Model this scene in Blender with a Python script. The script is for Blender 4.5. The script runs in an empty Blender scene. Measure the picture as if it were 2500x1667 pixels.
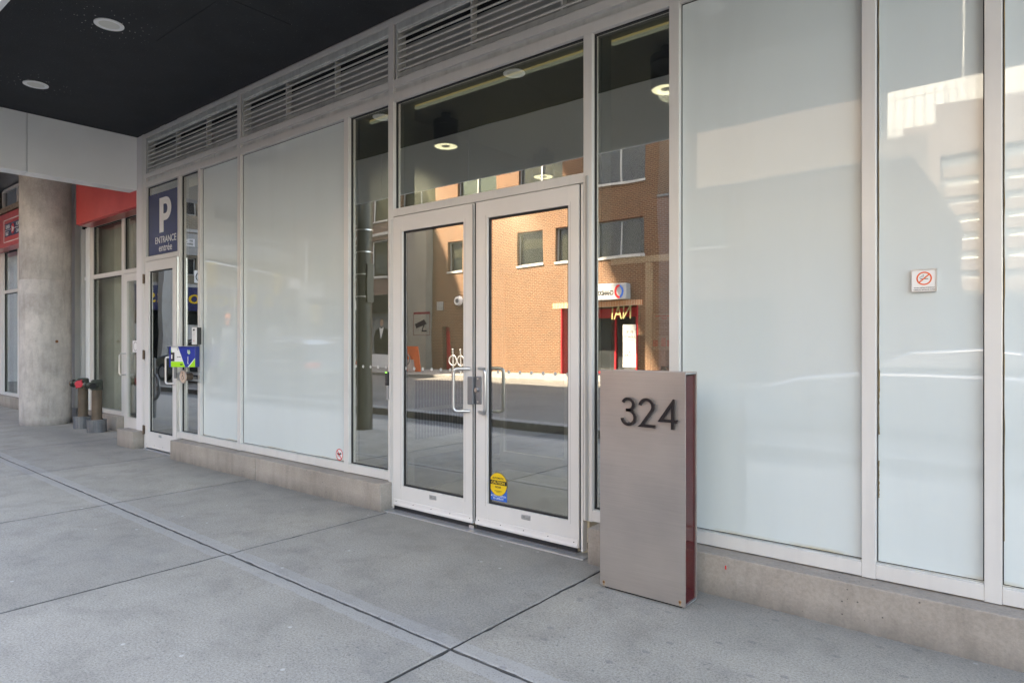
import bpy, bmesh, math, random
from mathutils import Vector, Matrix
R = math.radians
random.seed(7)
C = bpy.context.scene
col = C.collection
# ------------------------------------------------------------------ camera, sky, sun, exposure
cd = bpy.data.cameras.new("camera"); cam = bpy.data.objects.new("camera", cd); col.objects.link(cam)
cam.location = (0, -3.6, 1.385); cam.rotation_euler = (R(90), 0, R(39.0))
cd.sensor_width = 36; cd.lens = 23.04; cd.clip_start = 0.05; cd.clip_end = 800
C.camera = cam
SUNV = Vector((-.68, 1.0, 1.3)).normalized()
w = bpy.data.worlds.new("World"); C.world = w; w.use_nodes = True
nt = w.node_tree; bg = nt.nodes['Background']
sky = nt.nodes.new('ShaderNodeTexSky'); sky.sky_type = 'NISHITA'; sky.sun_disc = False
sky.sun_elevation = math.asin(SUNV.z); sky.sun_rotation = math.atan2(SUNV.x, SUNV.y) % (2*math.pi)
sky.air_density = 1.0; sky.dust_density = 2.5; sky.ozone_density = 0.6
nt.links.new(sky.outputs[0], bg.inputs[0]); bg.inputs[1].default_value = 0.11
sl = bpy.data.lights.new("sun", 'SUN'); sl.energy = 3.6; sl.angle = R(0.6); sl.color = (1, .93, .83)
so = bpy.data.objects.new("sun", sl); col.objects.link(so); so.location = (-20, 30, 60)
so.rotation_euler = (-SUNV).to_track_quat('-Z', 'Y').to_euler()
C.view_settings.view_transform = 'Standard'; C.view_settings.look = 'None'
C.view_settings.gamma = 1; C.view_settings.exposure = 3.62
C.view_settings.use_white_balance = True; C.view_settings.white_balance_temperature = 7950; C.view_settings.white_balance_tint = 10
C.render.engine = 'CYCLES'
C.cycles.max_bounces = 10; C.cycles.diffuse_bounces = 5; C.cycles.glossy_bounces = 5
C.cycles.transparent_max_bounces = 12; C.cycles.sample_clamp_indirect = 6

# ------------------------------------------------------------------ materials
def newmat(name):
    m = bpy.data.materials.new(name); m.use_nodes = True
    return m, m.node_tree, m.node_tree.nodes['Principled BSDF']
def N(nt, t, **k):
    n = nt.nodes.new('ShaderNode' + t)
    for a, b in k.items():
        if a.startswith('i_'):
            key = a[2:]
            key = int(key) if key.isdigit() else key.replace('_', ' ')
            n.inputs[key].default_value = b
        else: setattr(n, a, b)
    return n
def L(nt, a, b): nt.links.new(a, b)
def pos(nt): return N(nt, 'NewGeometry').outputs['Position']
def ramp(nt, f, stops):
    r = N(nt, 'ValToRGB'); e = r.color_ramp.elements
    while len(e) > 1: e.remove(e[0])
    e[0].position, e[0].color = stops[0][0], tuple(stops[0][1]) + (1,)
    for p, c in stops[1:]:
        x = e.new(p); x.color = tuple(c) + (1,)
    L(nt, f, r.inputs[0]); return r.outputs[0]
def g3(v): return (v, v, v)
def noise(nt, vec, scale, detail=4, rough=.55, dist=0):
    n = N(nt, 'TexNoise', i_Scale=scale, i_Detail=detail, i_Roughness=rough, i_Distortion=dist)
    L(nt, vec, n.inputs['Vector']); return n.outputs[0]
def mixc(nt, f, a, b, mode='MIX'):
    m = N(nt, 'Mix', data_type='RGBA', blend_type=mode)
    if isinstance(f, (int, float)): m.inputs[0].default_value = f
    else: L(nt, f, m.inputs[0])
    for i, v in ((6, a), (7, b)):
        if isinstance(v, tuple): m.inputs[i].default_value = v + (1,) if len(v) == 3 else v
        else: L(nt, v, m.inputs[i])
    return m.outputs[2]
def math_(nt, op, a, b=None, c=None):
    m = N(nt, 'Math', operation=op)
    for i, v in enumerate((a, b, c)):
        if v is None: continue
        if isinstance(v, (int, float)): m.inputs[i].default_value = v
        else: L(nt, v, m.inputs[i])
    return m.outputs[0]
def scalev(nt, vec, s):
    m = N(nt, 'Mapping'); m.inputs['Scale'].default_value = s; L(nt, vec, m.inputs[0]); return m.outputs[0]
def pbr(name, c, rough=.5, metal=0., var=.08, vs=3., bump=0., bs=40., spec=.5, coat=0., streak=0., dark=None, emit=0., rvar=0.):
    m, t, b = newmat(name)
    b.inputs['Roughness'].default_value = rough; b.inputs['Metallic'].default_value = metal
    b.inputs['Specular IOR Level'].default_value = spec; b.inputs['Coat Weight'].default_value = coat
    p = pos(t); cc = tuple(c)
    o = None
    if var:
        n = noise(t, p, vs, 5)
        o = ramp(t, n, [(.3, tuple(x*(1-var) for x in cc)), (.7, tuple(min(1, x*(1+var)) for x in cc))])
    if streak:
        n2 = noise(t, scalev(t, p, (9, 9, .6)), 2.0, 4)
        f = ramp(t, n2, [(.5, g3(0)), (.72, g3(streak))])
        o = mixc(t, f, o or cc, dark or tuple(x*.55 for x in cc))
    if o is not None: L(t, o, b.inputs['Base Color'])
    else: b.inputs['Base Color'].default_value = cc + (1,)
    if bump:
        bn = N(t, 'Bump', i_Strength=bump, i_Distance=.01); L(t, noise(t, p, bs, 4), bn.inputs['Height'])
        L(t, bn.outputs[0], b.inputs['Normal'])
    if rvar:
        L(t, math_(t, 'MULTIPLY_ADD', noise(t, p, vs*1.7, 4), rvar, rough-rvar/2), b.inputs['Roughness'])
    if emit:
        b.inputs['Emission Color'].default_value = cc + (1,); b.inputs['Emission Strength'].default_value = emit
    return m
M = {}
M['frame'] = pbr('anodised_aluminium', (.65, .625, .60), .42, .1, .05, 1.6, .03, 60, streak=.22, dark=(.52, .49, .48), rvar=.1)
M['frame_side'] = pbr('aluminium_reveal', (.36, .36, .35), .45, .3, .05, 2)
M['door_frame'] = pbr('door_aluminium', (.70, .67, .645), .38, .1, .04, 2, .02, 80, rvar=.08)
M['gasket'] = pbr('black_gasket', (.015, .015, .016), .6, 0, .1)
M['louvre'] = pbr('louvre_metal', (.60, .60, .58), .4, .3, .12, 6, .04, 90, streak=.35, dark=(.3, .29, .28))
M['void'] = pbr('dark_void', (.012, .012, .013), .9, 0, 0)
M['steel'] = pbr('brushed_steel', (.62, .62, .63), .28, 1., .05, 5, .02, 200)
M['steel_dark'] = pbr('dark_steel', (.20, .20, .21), .4, .8, .1, 5)
M['grey_plate'] = pbr('grey_plate', (.23, .235, .25), .35, .5, .06, 8, coat=.2)
M['hinge'] = pbr('tarnished_brass', (.16, .12, .09), .45, .8, .3, 30)
M['white_plastic'] = pbr('white_plastic', (.72, .70, .69), .35, 0, .03)
M['black_plastic'] = pbr('black_plastic', (.02, .02, .022), .35, 0, .1)
M['navy'] = pbr('navy_vinyl', (.035, .043, .125), .22, 0, .12, 1.2, spec=.6)
M['letter_white'] = pbr('white_vinyl', (.78, .76, .75), .4, 0, .02)
M['letter_black'] = pbr('black_vinyl', (.012, .012, .012), .4, 0, 0)
M['joint'] = pbr('joint_dirt', (.12, .112, .104), .95, 0, .3, 20)
M['dot'] = pbr('dot_vinyl', (.50, .50, .48), .4, 0, .02)
M['lens'] = pbr('lamp_lens', (.70, .69, .64), .5, 0, .04)
M['rim'] = pbr('lamp_rim', (.88, .88, .88), .4, 0, .03)
M['red_paint'] = pbr('red_paint', (.42, .02, .03), .3, 0, .1, 4, coat=.4)
M['yellow'] = pbr('yellow_vinyl', (.80, .52, .02), .3, 0, .03)
M['blue'] = pbr('blue_vinyl', (.02, .13, .55), .3, 0, .03)
M['blue_jp'] = pbr('deep_blue_print', (.01, .03, .27), .3, 0, .03)
M['green'] = pbr('lime_print', (.33, .66, .02), .3, 0, .03)
M['orange'] = pbr('orange_print', (.75, .10, .01), .4, 0, .03)
M['red_print'] = pbr('red_print', (.62, .01, .015), .4, 0, .03)
M['digit'] = pbr('digit_black', (.018, .014, .015), .28, .3, .2, 30, coat=.2)
M['rust'] = pbr('rust', (.17, .06, .015), .8, 0, .4, 150)

def glossy_mix(name, r0, tint, rough=0., wav=.0, wscale=1.3, refl=(1, 1, 1)):
    """architectural glass: tinted see-through with a Fresnel reflection"""
    m = bpy.data.materials.new(name); m.use_nodes = True; t = m.node_tree; t.nodes.clear()
    out = N(t, 'OutputMaterial'); mx = N(t, 'MixShader'); tr = N(t, 'BsdfTransparent'); gl = N(t, 'BsdfGlossy')
    tr.inputs[0].default_value = tuple(tint) + (1,); gl.inputs[0].default_value = tuple(refl) + (1,); gl.inputs['Roughness'].default_value = rough
    lw = N(t, 'LayerWeight', i_Blend=.5)
    p5 = math_(t, 'POWER', lw.outputs['Facing'], 5.0)
    f = math_(t, 'MULTIPLY_ADD', p5, 1-r0, r0)
    L(t, f, mx.inputs[0]); L(t, tr.outputs[0], mx.inputs[1]); L(t, gl.outputs[0], mx.inputs[2]); L(t, mx.outputs[0], out.inputs[0])
    if wav:
        bn = N(t, 'Bump', i_Strength=1.0, i_Distance=wav)
        L(t, noise(t, scalev(t, pos(t), (1, 1, .8)), wscale, 1.5, .4), bn.inputs['Height']); L(t, bn.outputs[0], gl.inputs['Normal'])
    return m
M['glass'] = glossy_mix('vision_glass', .51, (.68, .71, .68), 0, .0009, 1.8, refl=(.97, .98, .96))
M['glass_in'] = glossy_mix('interior_glass', .06, (.85, .88, .86))
M['glass_clear'] = glossy_mix('window_glass', .14, (.62, .64, .60), 0, .004, 1.5)
def white_glass():
    m, t, b = newmat('white_backed_glass')
    p = pos(t)
    n = noise(t, scalev(t, p, (1, 1, .5)), .9, 3)
    c = ramp(t, n, [(.3, (.60, .65, .645)), (.7, (.63, .68, .675))])
    sx = N(t, 'SeparateXYZ'); L(t, p, sx.inputs[0])
    lo = math_(t, 'MAXIMUM', 0, math_(t, 'SUBTRACT', 1, math_(t, 'MULTIPLY', math_(t, 'SUBTRACT', sx.outputs[2], .304), 42)))
    lo = math_(t, 'MULTIPLY', lo, math_(t, 'MULTIPLY', math_(t, 'MAXIMUM', 0, math_(t, 'SUBTRACT', noise(t, p, 3.0, 5), .42)), 4.5))
    c = mixc(t, math_(t, 'MINIMUM', lo, .8), c, (.42, .33, .16))
    sm = math_(t, 'MULTIPLY', math_(t, 'MAXIMUM', 0, math_(t, 'SUBTRACT', noise(t, scalev(t, p, (2.5, 1, .35)), 1.6, 5, .7), .5)), .55)
    c = mixc(t, sm, c, (.50, .53, .52))
    L(t, math_(t, 'MULTIPLY_ADD', math_(t, 'MAXIMUM', 0, math_(t, 'SUBTRACT', noise(t, p, 2.2, 6, .7), .48)), .25, .015), b.inputs['Roughness'])
    L(t, c, b.inputs['Base Color'])
    if 0: b.inputs['Roughness'].default_value = .02
    b.inputs['IOR'].default_value = 1.9
    b.inputs['Specular IOR Level'].default_value = .62
    bn = N(t, 'Bump', i_Strength=1.0, i_Distance=.002); L(t, noise(t, p, 1.2, 1), bn.inputs['Height']); L(t, bn.outputs[0], b.inputs['Normal'])
    return m
M['white_glass'] = white_glass()

def sidewalk_mat():
    m, t, b = newmat('broomed_concrete'); p = pos(t)
    sx = N(t, 'SeparateXYZ'); L(t, p, sx.inputs[0]); X, Y = sx.outputs[0], sx.outputs[1]
    big = noise(t, p, .55, 5, .6); mid = noise(t, p, 3.2, 6, .65); fine = noise(t, p, 95, 5, .8)
    c = ramp(t, big, [(.25, (.322, .295, .255)), (.55, (.398, .365, .318)), (.8, (.445, .408, .356))])
    c2 = ramp(t, mid, [(.3, g3(.80)), (.5, g3(1.0)), (.75, g3(1.10))])
    c = mixc(t, 1.0, c, c2, 'MULTIPLY')
    c3 = ramp(t, fine, [(.36, g3(.66)), (.5, g3(1)), (.64, g3(1.25))])
    c = mixc(t, 1.0, c, c3, 'MULTIPLY')
    # margin bands trowelled smooth either side of the joints
    wob = math_(t, 'MULTIPLY_ADD', noise(t, p, 6, 4), .05, -.025)
    dx = math_(t, 'ABSOLUTE', math_(t, 'SUBTRACT', math_(t, 'PINGPONG', math_(t, 'ADD', X, 4.14+20.6), 1.03), 0))
    dy = math_(t, 'ABSOLUTE', math_(t, 'SUBTRACT', math_(t, 'ADD', Y, 1.48), math_(t, 'MULTIPLY', math_(t, 'MAXIMUM', 0, math_(t, 'SUBTRACT', -1.7, X)), .0165)))
    d = math_(t, 'ADD', math_(t, 'MINIMUM', dx, dy), wob)
    dyb = math_(t, 'ADD', dy, wob)
    band = math_(t, 'SUBTRACT', 1, math_(t, 'SMOOTH_MIN', 1.0, math_(t, 'MAXIMUM', 0, math_(t, 'MULTIPLY', math_(t, 'SUBTRACT', dyb, .085), 90)), .01))
    band = math_(t, 'MULTIPLY', math_(t, 'MAXIMUM', band, 0), .42)
    c = mixc(t, band, c, (.50, .475, .46))
    jw = math_(t, 'MULTIPLY_ADD', noise(t, p, 22, 3), .022, -.003)
    dj = math_(t, 'MINIMUM', dx, dy)
    jm = math_(t, 'MULTIPLY', math_(t, 'MINIMUM', 1, math_(t, 'MAXIMUM', 0, math_(t, 'MULTIPLY', math_(t, 'SUBTRACT', math_(t, 'ADD', jw, .003), dj), 120))), .55)
    jm2 = math_(t, 'MULTIPLY', math_(t, 'MAXIMUM', 0, math_(t, 'SUBTRACT', 1, math_(t, 'MULTIPLY', dj, 9))), .22)
    c = mixc(t, jm2, c, (.24, .23, .22))
    c = mixc(t, jm, c, (.085, .08, .075))
    cid = N(t, 'CombineXYZ'); L(t, math_(t, 'FLOOR', math_(t, 'DIVIDE', math_(t, 'ADD', X, 26.8), 2.06)), cid.inputs[0]); L(t, math_(t, 'GREATER_THAN', Y, -1.46), cid.inputs[1])
    wn = N(t, 'TexWhiteNoise'); L(t, cid.outputs[0], wn.inputs['Vector'])
    c = mixc(t, 1.0, c, ramp(t, wn.outputs['Value'], [(0, (.90, .90, .91)), (1, (1.06, 1.05, 1.03))]), 'MULTIPLY')
    st = noise(t, scalev(t, p, (1, 1.6, 1)), 1.15, 6, .7)
    c = mixc(t, math_(t, 'MINIMUM', .5, math_(t, 'MULTIPLY', math_(t, 'MAXIMUM', 0, math_(t, 'SUBTRACT', st, .57)), 4.0)), c, (.25, .235, .22))
    # pits and spots
    v = N(t, 'TexVoronoi', voronoi_dimensions='2D', i_Scale=9.0); L(t, p, v.inputs['Vector'])
    vr = noise(t, p, 2.1, 2)
    spot = math_(t, 'MULTIPLY', math_(t, 'LESS_THAN', v.outputs['Distance'], .06), math_(t, 'GREATER_THAN', vr, .55))
    c = mixc(t, math_(t, 'MULTIPLY', spot, .45), c, (.13, .125, .13))
    v2 = N(t, 'TexVoronoi', voronoi_dimensions='2D', i_Scale=2.3); L(t, p, v2.inputs['Vector'])
    wsp = math_(t, 'MULTIPLY', math_(t, 'MULTIPLY', math_(t, 'LESS_THAN', math_(t, 'ADD', v2.outputs['Distance'], math_(t, 'MULTIPLY', fine, .02)), .032), math_(t, 'GREATER_THAN', noise(t, p, .9, 2), .52)), .5)
    c = mixc(t, wsp, c, (.72, .70, .66))
    v4 = N(t, 'TexVoronoi', voronoi_dimensions='2D', i_Scale=3.1); L(t, scalev(t, p, (1, 1.5, 1)), v4.inputs['Vector'])
    gum = math_(t, 'MULTIPLY', math_(t, 'LESS_THAN', math_(t, 'ADD', v4.outputs['Distance'], math_(t, 'MULTIPLY', mid, .03)), .075), .42)
    rx = math_(t, 'MULTIPLY', math_(t, 'GREATER_THAN', X, -2.0), gum)
    c = mixc(t, rx, c, (.15, .147, .15))
    v3 = N(t, 'TexVoronoi', voronoi_dimensions='2D', i_Scale=55.0); L(t, p, v3.inputs['Vector'])
    pit = math_(t, 'MULTIPLY', math_(t, 'LESS_THAN', v3.outputs['Distance'], .13), math_(t, 'GREATER_THAN', noise(t, p, 14, 3), .5))
    c = mixc(t, math_(t, 'MULTIPLY', pit, .55), c, (.12, .12, .12))
    # hairline scratches
    wv = N(t, 'TexNoise', i_Scale=.75, i_Detail=2.5, i_Roughness=.5); L(t, scalev(t, p, (1, .35, 1)), wv.inputs['Vector'])
    # mottled darker band along the plinth and in front of the doors
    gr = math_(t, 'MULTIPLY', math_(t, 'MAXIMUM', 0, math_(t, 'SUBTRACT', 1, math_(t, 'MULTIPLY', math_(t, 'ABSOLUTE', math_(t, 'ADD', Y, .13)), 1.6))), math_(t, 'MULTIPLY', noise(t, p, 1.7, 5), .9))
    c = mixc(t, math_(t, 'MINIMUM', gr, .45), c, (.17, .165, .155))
    L(t, c, b.inputs['Base Color']); b.inputs['Roughness'].default_value = .82; b.inputs['Specular IOR Level'].default_value = .35
    bn = N(t, 'Bump', i_Strength=.6, i_Distance=.003)
    broom = noise(t, scalev(t, p, (90, 5, 1)), 1.0, 3)
    h = math_(t, 'ADD', math_(t, 'MULTIPLY', fine, .8), math_(t, 'ADD', math_(t, 'MULTIPLY', broom, .6), math_(t, 'MULTIPLY', pit, -.8)))
    L(t, h, bn.inputs['Height']); L(t, bn.outputs[0], b.inputs['Normal'])
    return m
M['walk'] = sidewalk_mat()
def concrete(name, a, b_, stain=(.12, .11, .10), sc=1.0, pits=True):
    m, t, b = newmat(name); p = pos(t)
    n1 = noise(t, p, 1.6*sc, 6, .65); n2 = noise(t, scalev(t, p, (5, 5, 1)), 2.0*sc, 5, .6); n3 = noise(t, p, 70, 4, .7)
    c = ramp(t, n1, [(.3, a), (.7, b_)])
    c = mixc(t, .55, c, ramp(t, n2, [(.35, g3(.78)), (.5, g3(1)), (.7, g3(1.1))]), 'MULTIPLY')
    c = mixc(t, .62, c, ramp(t, n3, [(.3, g3(.76)), (.62, g3(1.1))]), 'MULTIPLY')
    sx = N(t, 'SeparateXYZ'); L(t, p, sx.inputs[0])
    low = math_(t, 'MAXIMUM', 0, math_(t, 'SUBTRACT', 1, math_(t, 'MULTIPLY', sx.outputs[2], 9)))
    low = math_(t, 'MULTIPLY', low, math_(t, 'MULTIPLY', noise(t, scalev(t, p, (7, 7, 2)), 1.2, 5), 1.1))
    c = mixc(t, math_(t, 'MINIMUM', low, .8), c, stain)
    h = n3
    if pits:
        v = N(t, 'TexVoronoi', i_Scale=24.0*sc); L(t, p, v.inputs['Vector'])
        pt = math_(t, 'MULTIPLY', math_(t, 'LESS_THAN', v.outputs['Distance'], .10), math_(t, 'GREATER_THAN', noise(t, p, 3.5, 2), .56))
        c = mixc(t, math_(t, 'MULTIPLY', pt, .8), c, (.05, .045, .045))
        h = math_(t, 'SUBTRACT', n3, pt)
    L(t, c, b.inputs['Base Color']); b.inputs['Roughness'].default_value = .8; b.inputs['Specular IOR Level'].default_value = .35
    bn = N(t, 'Bump', i_Strength=.5, i_Distance=.003); L(t, h, bn.inputs['Height']); L(t, bn.outputs[0], b.inputs['Normal'])
    return m
M['plinth'] = concrete('plinth_concrete', (.29, .25, .215), (.40, .35, .305))
M['column'] = concrete('column_concrete', (.34, .305, .28), (.58, .53, .49), (.11, .10, .09), 1.5)
M['cast'] = concrete('cast_stone', (.40, .385, .36), (.50, .485, .46))
def brick(name, c1, c2, mort, scale=1.0, bw=.215, rh=.075, ms=.011):
    m, t, b = newmat(name); p = pos(t)
    sx = N(t, 'SeparateXYZ'); L(t, p, sx.inputs[0])
    cb = N(t, 'CombineXYZ'); L(t, math_(t, 'ADD', sx.outputs[0], sx.outputs[1]), cb.inputs[0]); L(t, sx.outputs[2], cb.inputs[1])
    br = N(t, 'TexBrick', offset=.5, i_Scale=1.0, i_Mortar_Size=ms, i_Mortar_Smooth=.1, i_Bias=0., i_Brick_Width=bw, i_Row_Height=rh)
    br.inputs['Color1'].default_value = tuple(c1) + (1,); br.inputs['Color2'].default_value = tuple(c2) + (1,); br.inputs['Mortar'].default_value = tuple(mort) + (1,)
    L(t, cb.outputs[0], br.inputs['Vector'])
    c = mixc(t, .5, br.outputs[0], ramp(t, noise(t, p, .9, 5), [(.3, g3(.82)), (.7, g3(1.12))]), 'MULTIPLY')
    c = mixc(t, .5, c, ramp(t, noise(t, p, 25, 3), [(.3, g3(.75)), (.7, g3(1.2))]), 'MULTIPLY')
    L(t, c, b.inputs['Base Color']); b.inputs['Roughness'].default_value = .85
    return m
M['brick'] = brick('orange_brick', (.118, .036, .0105), (.078, .022, .007), (.24, .175, .11), ms=.011)
M['brick_brown'] = brick('brown_brick', (.16, .085, .06), (.12, .065, .05), (.20, .17, .15))
M['brick_pale'] = brick('buff_brick', (.22, .18, .13), (.17, .14, .10), (.28, .25, .20))
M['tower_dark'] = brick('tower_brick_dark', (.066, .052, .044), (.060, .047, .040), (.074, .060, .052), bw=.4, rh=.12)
M['tower'] = brick('tower_brick', (.135, .106, .09), (.12, .094, .08), (.155, .125, .108), bw=.4, rh=.12)
def ribbed():
    m, t, b = newmat('corrugated_cladding'); p = pos(t)
    sx = N(t, 'SeparateXYZ'); L(t, p, sx.inputs[0])
    f = math_(t, 'PINGPONG', sx.outputs[0], .45)
    L(t, ramp(t, f, [(.0, (.28, .29, .28)), (.12, (.30, .31, .30)), (.2, (.40, .41, .39))]), b.inputs['Base Color']); b.inputs['Roughness'].default_value = .6
    return m
M['ribbed'] = ribbed()
M['soffit'] = pbr('black_soffit', (.016, .018, .022), .75, 0, .18, 3, .35, 120, spec=.45)
M['fascia'] = pbr('painted_fascia', (.86, .875, .875), .33, .0, .05, .8, coat=.5)
M['trim'] = pbr('painted_trim', (.70, .665, .66), .45, 0, .06, 1.2, .02, 60, streak=.12)
M['asphalt'] = pbr('asphalt', (.11, .104, .096), .75, 0, .25, .7, .4, 120)
M['kerb'] = concrete('kerb_concrete', (.33, .32, .31), (.42, .41, .40), pits=False)
M['grey_wall'] = pbr('grey_render', (.16, .165, .17), .7, 0, .1)
M['tower_glass'] = pbr('tower_blind', (.62, .66, .62), .25, 0, .06, .5)
M['shade'] = pbr('window_blind', (.30, .265, .20), .6, 0, .1, 1)
M['dark_glass'] = pbr('dark_glass', (.03, .033, .035), .05, 0, .2, 1, spec=.8)
M['car_black'] = pbr('car_paint_black', (.02, .022, .025), .2, .4, .05, coat=1)
M['car_silver'] = pbr('car_paint_silver', (.45, .46, .47), .25, .6, .05, coat=1)
M['tyre'] = pbr('tyre_rubber', (.02, .02, .02), .8, 0, .1)
M['chrome'] = pbr('chrome', (.75, .75, .76), .12, 1, 0)
M['pole'] = pbr('bronze_pole', (.085, .075, .06), .45, .3, .1, 2)
M['galv'] = pbr('galvanised_steel', (.50, .51, .52), .35, .7, .08, 5)
M['signal'] = pbr('signal_yellow', (.60, .40, .06), .5, 0, .05)
M['in_wall'] = pbr('interior_wall', (.40, .39, .36), .6, 0, .05)
M['in_ceil'] = pbr('interior_ceiling', (.34, .34, .33), .7, 0, .05)
M['in_floor'] = pbr('interior_floor', (.16, .155, .145), .25, 0, .1, 2)
M['in_dark'] = pbr('interior_partition', (.14, .14, .13), .7, 0, .05)
M['mat_dark'] = pbr('entrance_mat', (.02, .02, .02), .9, 0, .1)
M['mat_bar'] = pbr('entrance_mat_bar', (.75, .72, .66), .45, .6, .1)
M['can'] = pbr('lamp_can', (.07, .068, .065), .4, .4, .1)
def emis(name, c, s):
    m, t, b = newmat(name); b.inputs['Base Color'].default_value = tuple(c)+(1,)
    b.inputs['Emission Color'].default_value = tuple(c)+(1,); b.inputs['Emission Strength'].default_value = s; return m
M['lamp_on'] = emis('lamp_lit', (1, .93, .72), .30)
M['strip_on'] = emis('strip_lit', (1, .80, .40), .05)
M['strip_white'] = emis('strip_white', (.8, .85, .75), .035)
M['red_on'] = emis('tail_lamp', (.6, .06, .02), .05)
M['orange_on'] = emis('signal_lit', (1, .25, .05), .05)

# ------------------------------------------------------------------ mesh helpers
class MB:
    def __init__(s): s.bm = bmesh.new()
    def box(s, x0, x1, y0, y1, z0, z1, bev=0.):
        b = bmesh.new() if bev else s.bm
        vs = [b.verts.new((x, y, z)) for x in (x0, x1) for y in (y0, y1) for z in (z0, z1)]
        for f in ((0, 1, 3, 2), (4, 6, 7, 5), (0, 4, 5, 1), (2, 3, 7, 6), (0, 2, 6, 4), (1, 5, 7, 3)): b.faces.new([vs[i] for i in f])
        if bev:
            bmesh.ops.recalc_face_normals(b, faces=b.faces)
            bmesh.ops.bevel(b, geom=list(b.edges), offset=bev, segments=2, affect='EDGES', profile=.5)
            s.merge(b)
        return s
    def merge(s, b, mat=None):
        if mat is not None: b.transform(mat)
        me = bpy.data.meshes.new('tmp'); b.to_mesh(me); b.free(); s.bm.from_mesh(me); bpy.data.meshes.remove(me); return s
    def cyl(s, p0, p1, r0, r1=None, seg=24, cap=True):
        r1 = r0 if r1 is None else r1
        p0, p1 = Vector(p0), Vector(p1); d = p1-p0
        b = bmesh.new(); bmesh.ops.create_cone(b, cap_ends=cap, segments=seg, radius1=r0, radius2=r1, depth=d.length)
        q = d.to_track_quat('Z', 'Y').to_matrix().to_4x4()
        return s.merge(b, Matrix.Translation((p0+p1)/2) @ q)
    def tube(s, pts, r, seg=12, closed=False):
        pts = [Vector(p) for p in pts]; n = len(pts); rings = []; up = Vector((0.3, .2, 1)).normalized()
        for i, p in enumerate(pts):
            a = pts[(i-1) % n] if (closed or i) else p; c = pts[(i+1) % n] if (closed or i < n-1) else p
            d = (c-a).normalized(); u = d.cross(up)
            if u.length < .1: u = d.cross(Vector((1, 0, 0)))
            u.normalize(); v = d.cross(u)
            rings.append([s.bm.verts.new(p+u*math.cos(k*2*math.pi/seg)*r+v*math.sin(k*2*math.pi/seg)*r) for k in range(seg)])
        for i in range(n if closed else n-1):
            A, B = rings[i], rings[(i+1) % n]
            for k in range(seg): s.bm.faces.new((A[k], A[(k+1) % seg], B[(k+1) % seg], B[k]))
        if not closed: s.bm.faces.new(rings[0][::-1]); s.bm.faces.new(rings[-1])
        return s
    def prism(s, pts, axis, a, b):
        """polygon in the plane across `axis` (y: pts=(x,z); x: pts=(y,z); z: pts=(x,y)) from a to b"""
        f = {'y': lambda p, t: (p[0], t, p[1]), 'x': lambda p, t: (t, p[0], p[1]), 'z': lambda p, t: (p[0], p[1], t)}[axis]
        A = [s.bm.verts.new(f(p, a)) for p in pts]; B = [s.bm.verts.new(f(p, b)) for p in pts]; n = len(pts)
        fs = [s.bm.faces.new(A), s.bm.faces.new(B[::-1])] + [s.bm.faces.new((A[i], B[i], B[(i+1) % n], A[(i+1) % n])) for i in range(n)]
        bmesh.ops.recalc_face_normals(s.bm, faces=fs)
        return s
    def disc(s, c, r, axis='y', t=.002, seg=32, rx=None):
        rx = rx or r; P = [(math.cos(k*2*math.pi/seg)*rx, math.sin(k*2*math.pi/seg)*r) for k in range(seg)]
        if axis == 'y': return s.prism([(c[0]+u, c[2]+v) for u, v in P], 'y', c[1]-t, c[1])
        if axis == 'x': return s.prism([(c[1]+u, c[2]+v) for u, v in P], 'x', c[0]-t, c[0])
        return s.prism([(c[0]+u, c[1]+v) for u, v in P], 'z', c[2]-t, c[2])
    def ring(s, c, ro, ri, axis='y', t=.002, seg=36):
        f = {'y': lambda u, v, d: (c[0]+u, c[1]+d, c[2]+v), 'x': lambda u, v, d: (c[0]+d, c[1]+u, c[2]+v), 'z': lambda u, v, d: (c[0]+u, c[1]+v, c[2]+d)}[axis]
        V = []
        for d in (-t, 0):
            for r in (ro, ri): V.append([s.bm.verts.new(f(math.cos(k*2*math.pi/seg)*r, math.sin(k*2*math.pi/seg)*r, d)) for k in range(seg)])
        for k in range(seg):
            j = (k+1) % seg
            for a, b in ((0, 1), (1, 3), (3, 2), (2, 0)): s.bm.faces.new((V[a][k], V[a][j], V[b][j], V[b][k]))
        return s
    def build(s, name, m, parent=None, smooth=False, bevel=0.):
        bm = s.bm; bmesh.ops.recalc_face_normals(bm, faces=bm.faces)
        me = bpy.data.meshes.new(name); bm.to_mesh(me); bm.free()
        o = bpy.data.objects.new(name, me); col.objects.link(o)
        me.materials.append(M[m] if isinstance(m, str) else m)
        if parent is not None:
            wl = wloc(parent); me.transform(Matrix.Translation(-wl)); o.parent = parent
        if smooth:
            for p in me.polygons: p.use_smooth = True
            md = o.modifiers.new('e', 'EDGE_SPLIT'); md.split_angle = R(35)
        if bevel:
            md = o.modifiers.new('b', 'BEVEL'); md.width = bevel; md.segments = 2; md.limit_method = 'ANGLE'; md.angle_limit = R(50)
        return o
def wloc(o):
    v = Vector((0, 0, 0))
    while o is not None: v += o.location; o = o.parent
    return v
def thing(name, label, cat, loc, group=None):
    o = bpy.data.objects.new(name, None); col.objects.link(o); o.location = loc; o.empty_display_size = .2
    o['label'] = label; o['category'] = cat
    if group: o['group'] = group
    return o
def tag(o, label, cat, group=None):
    o['label'] = label; o['category'] = cat
    if group: o['group'] = group
    return o
def struct(o): o['kind'] = 'structure'; return o
def bx(name, m, par, x0, x1, y0, y1, z0, z1, bev=0.): return MB().box(x0, x1, y0, y1, z0, z1).build(name, m, par, bevel=bev)
def copytree(o, parent=None, loc=None):
    c = o.copy(); col.objects.link(c); c.parent = parent
    if loc is not None: c.location = loc
    for ch in list(o.children): copytree(ch, c)
    return c
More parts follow.
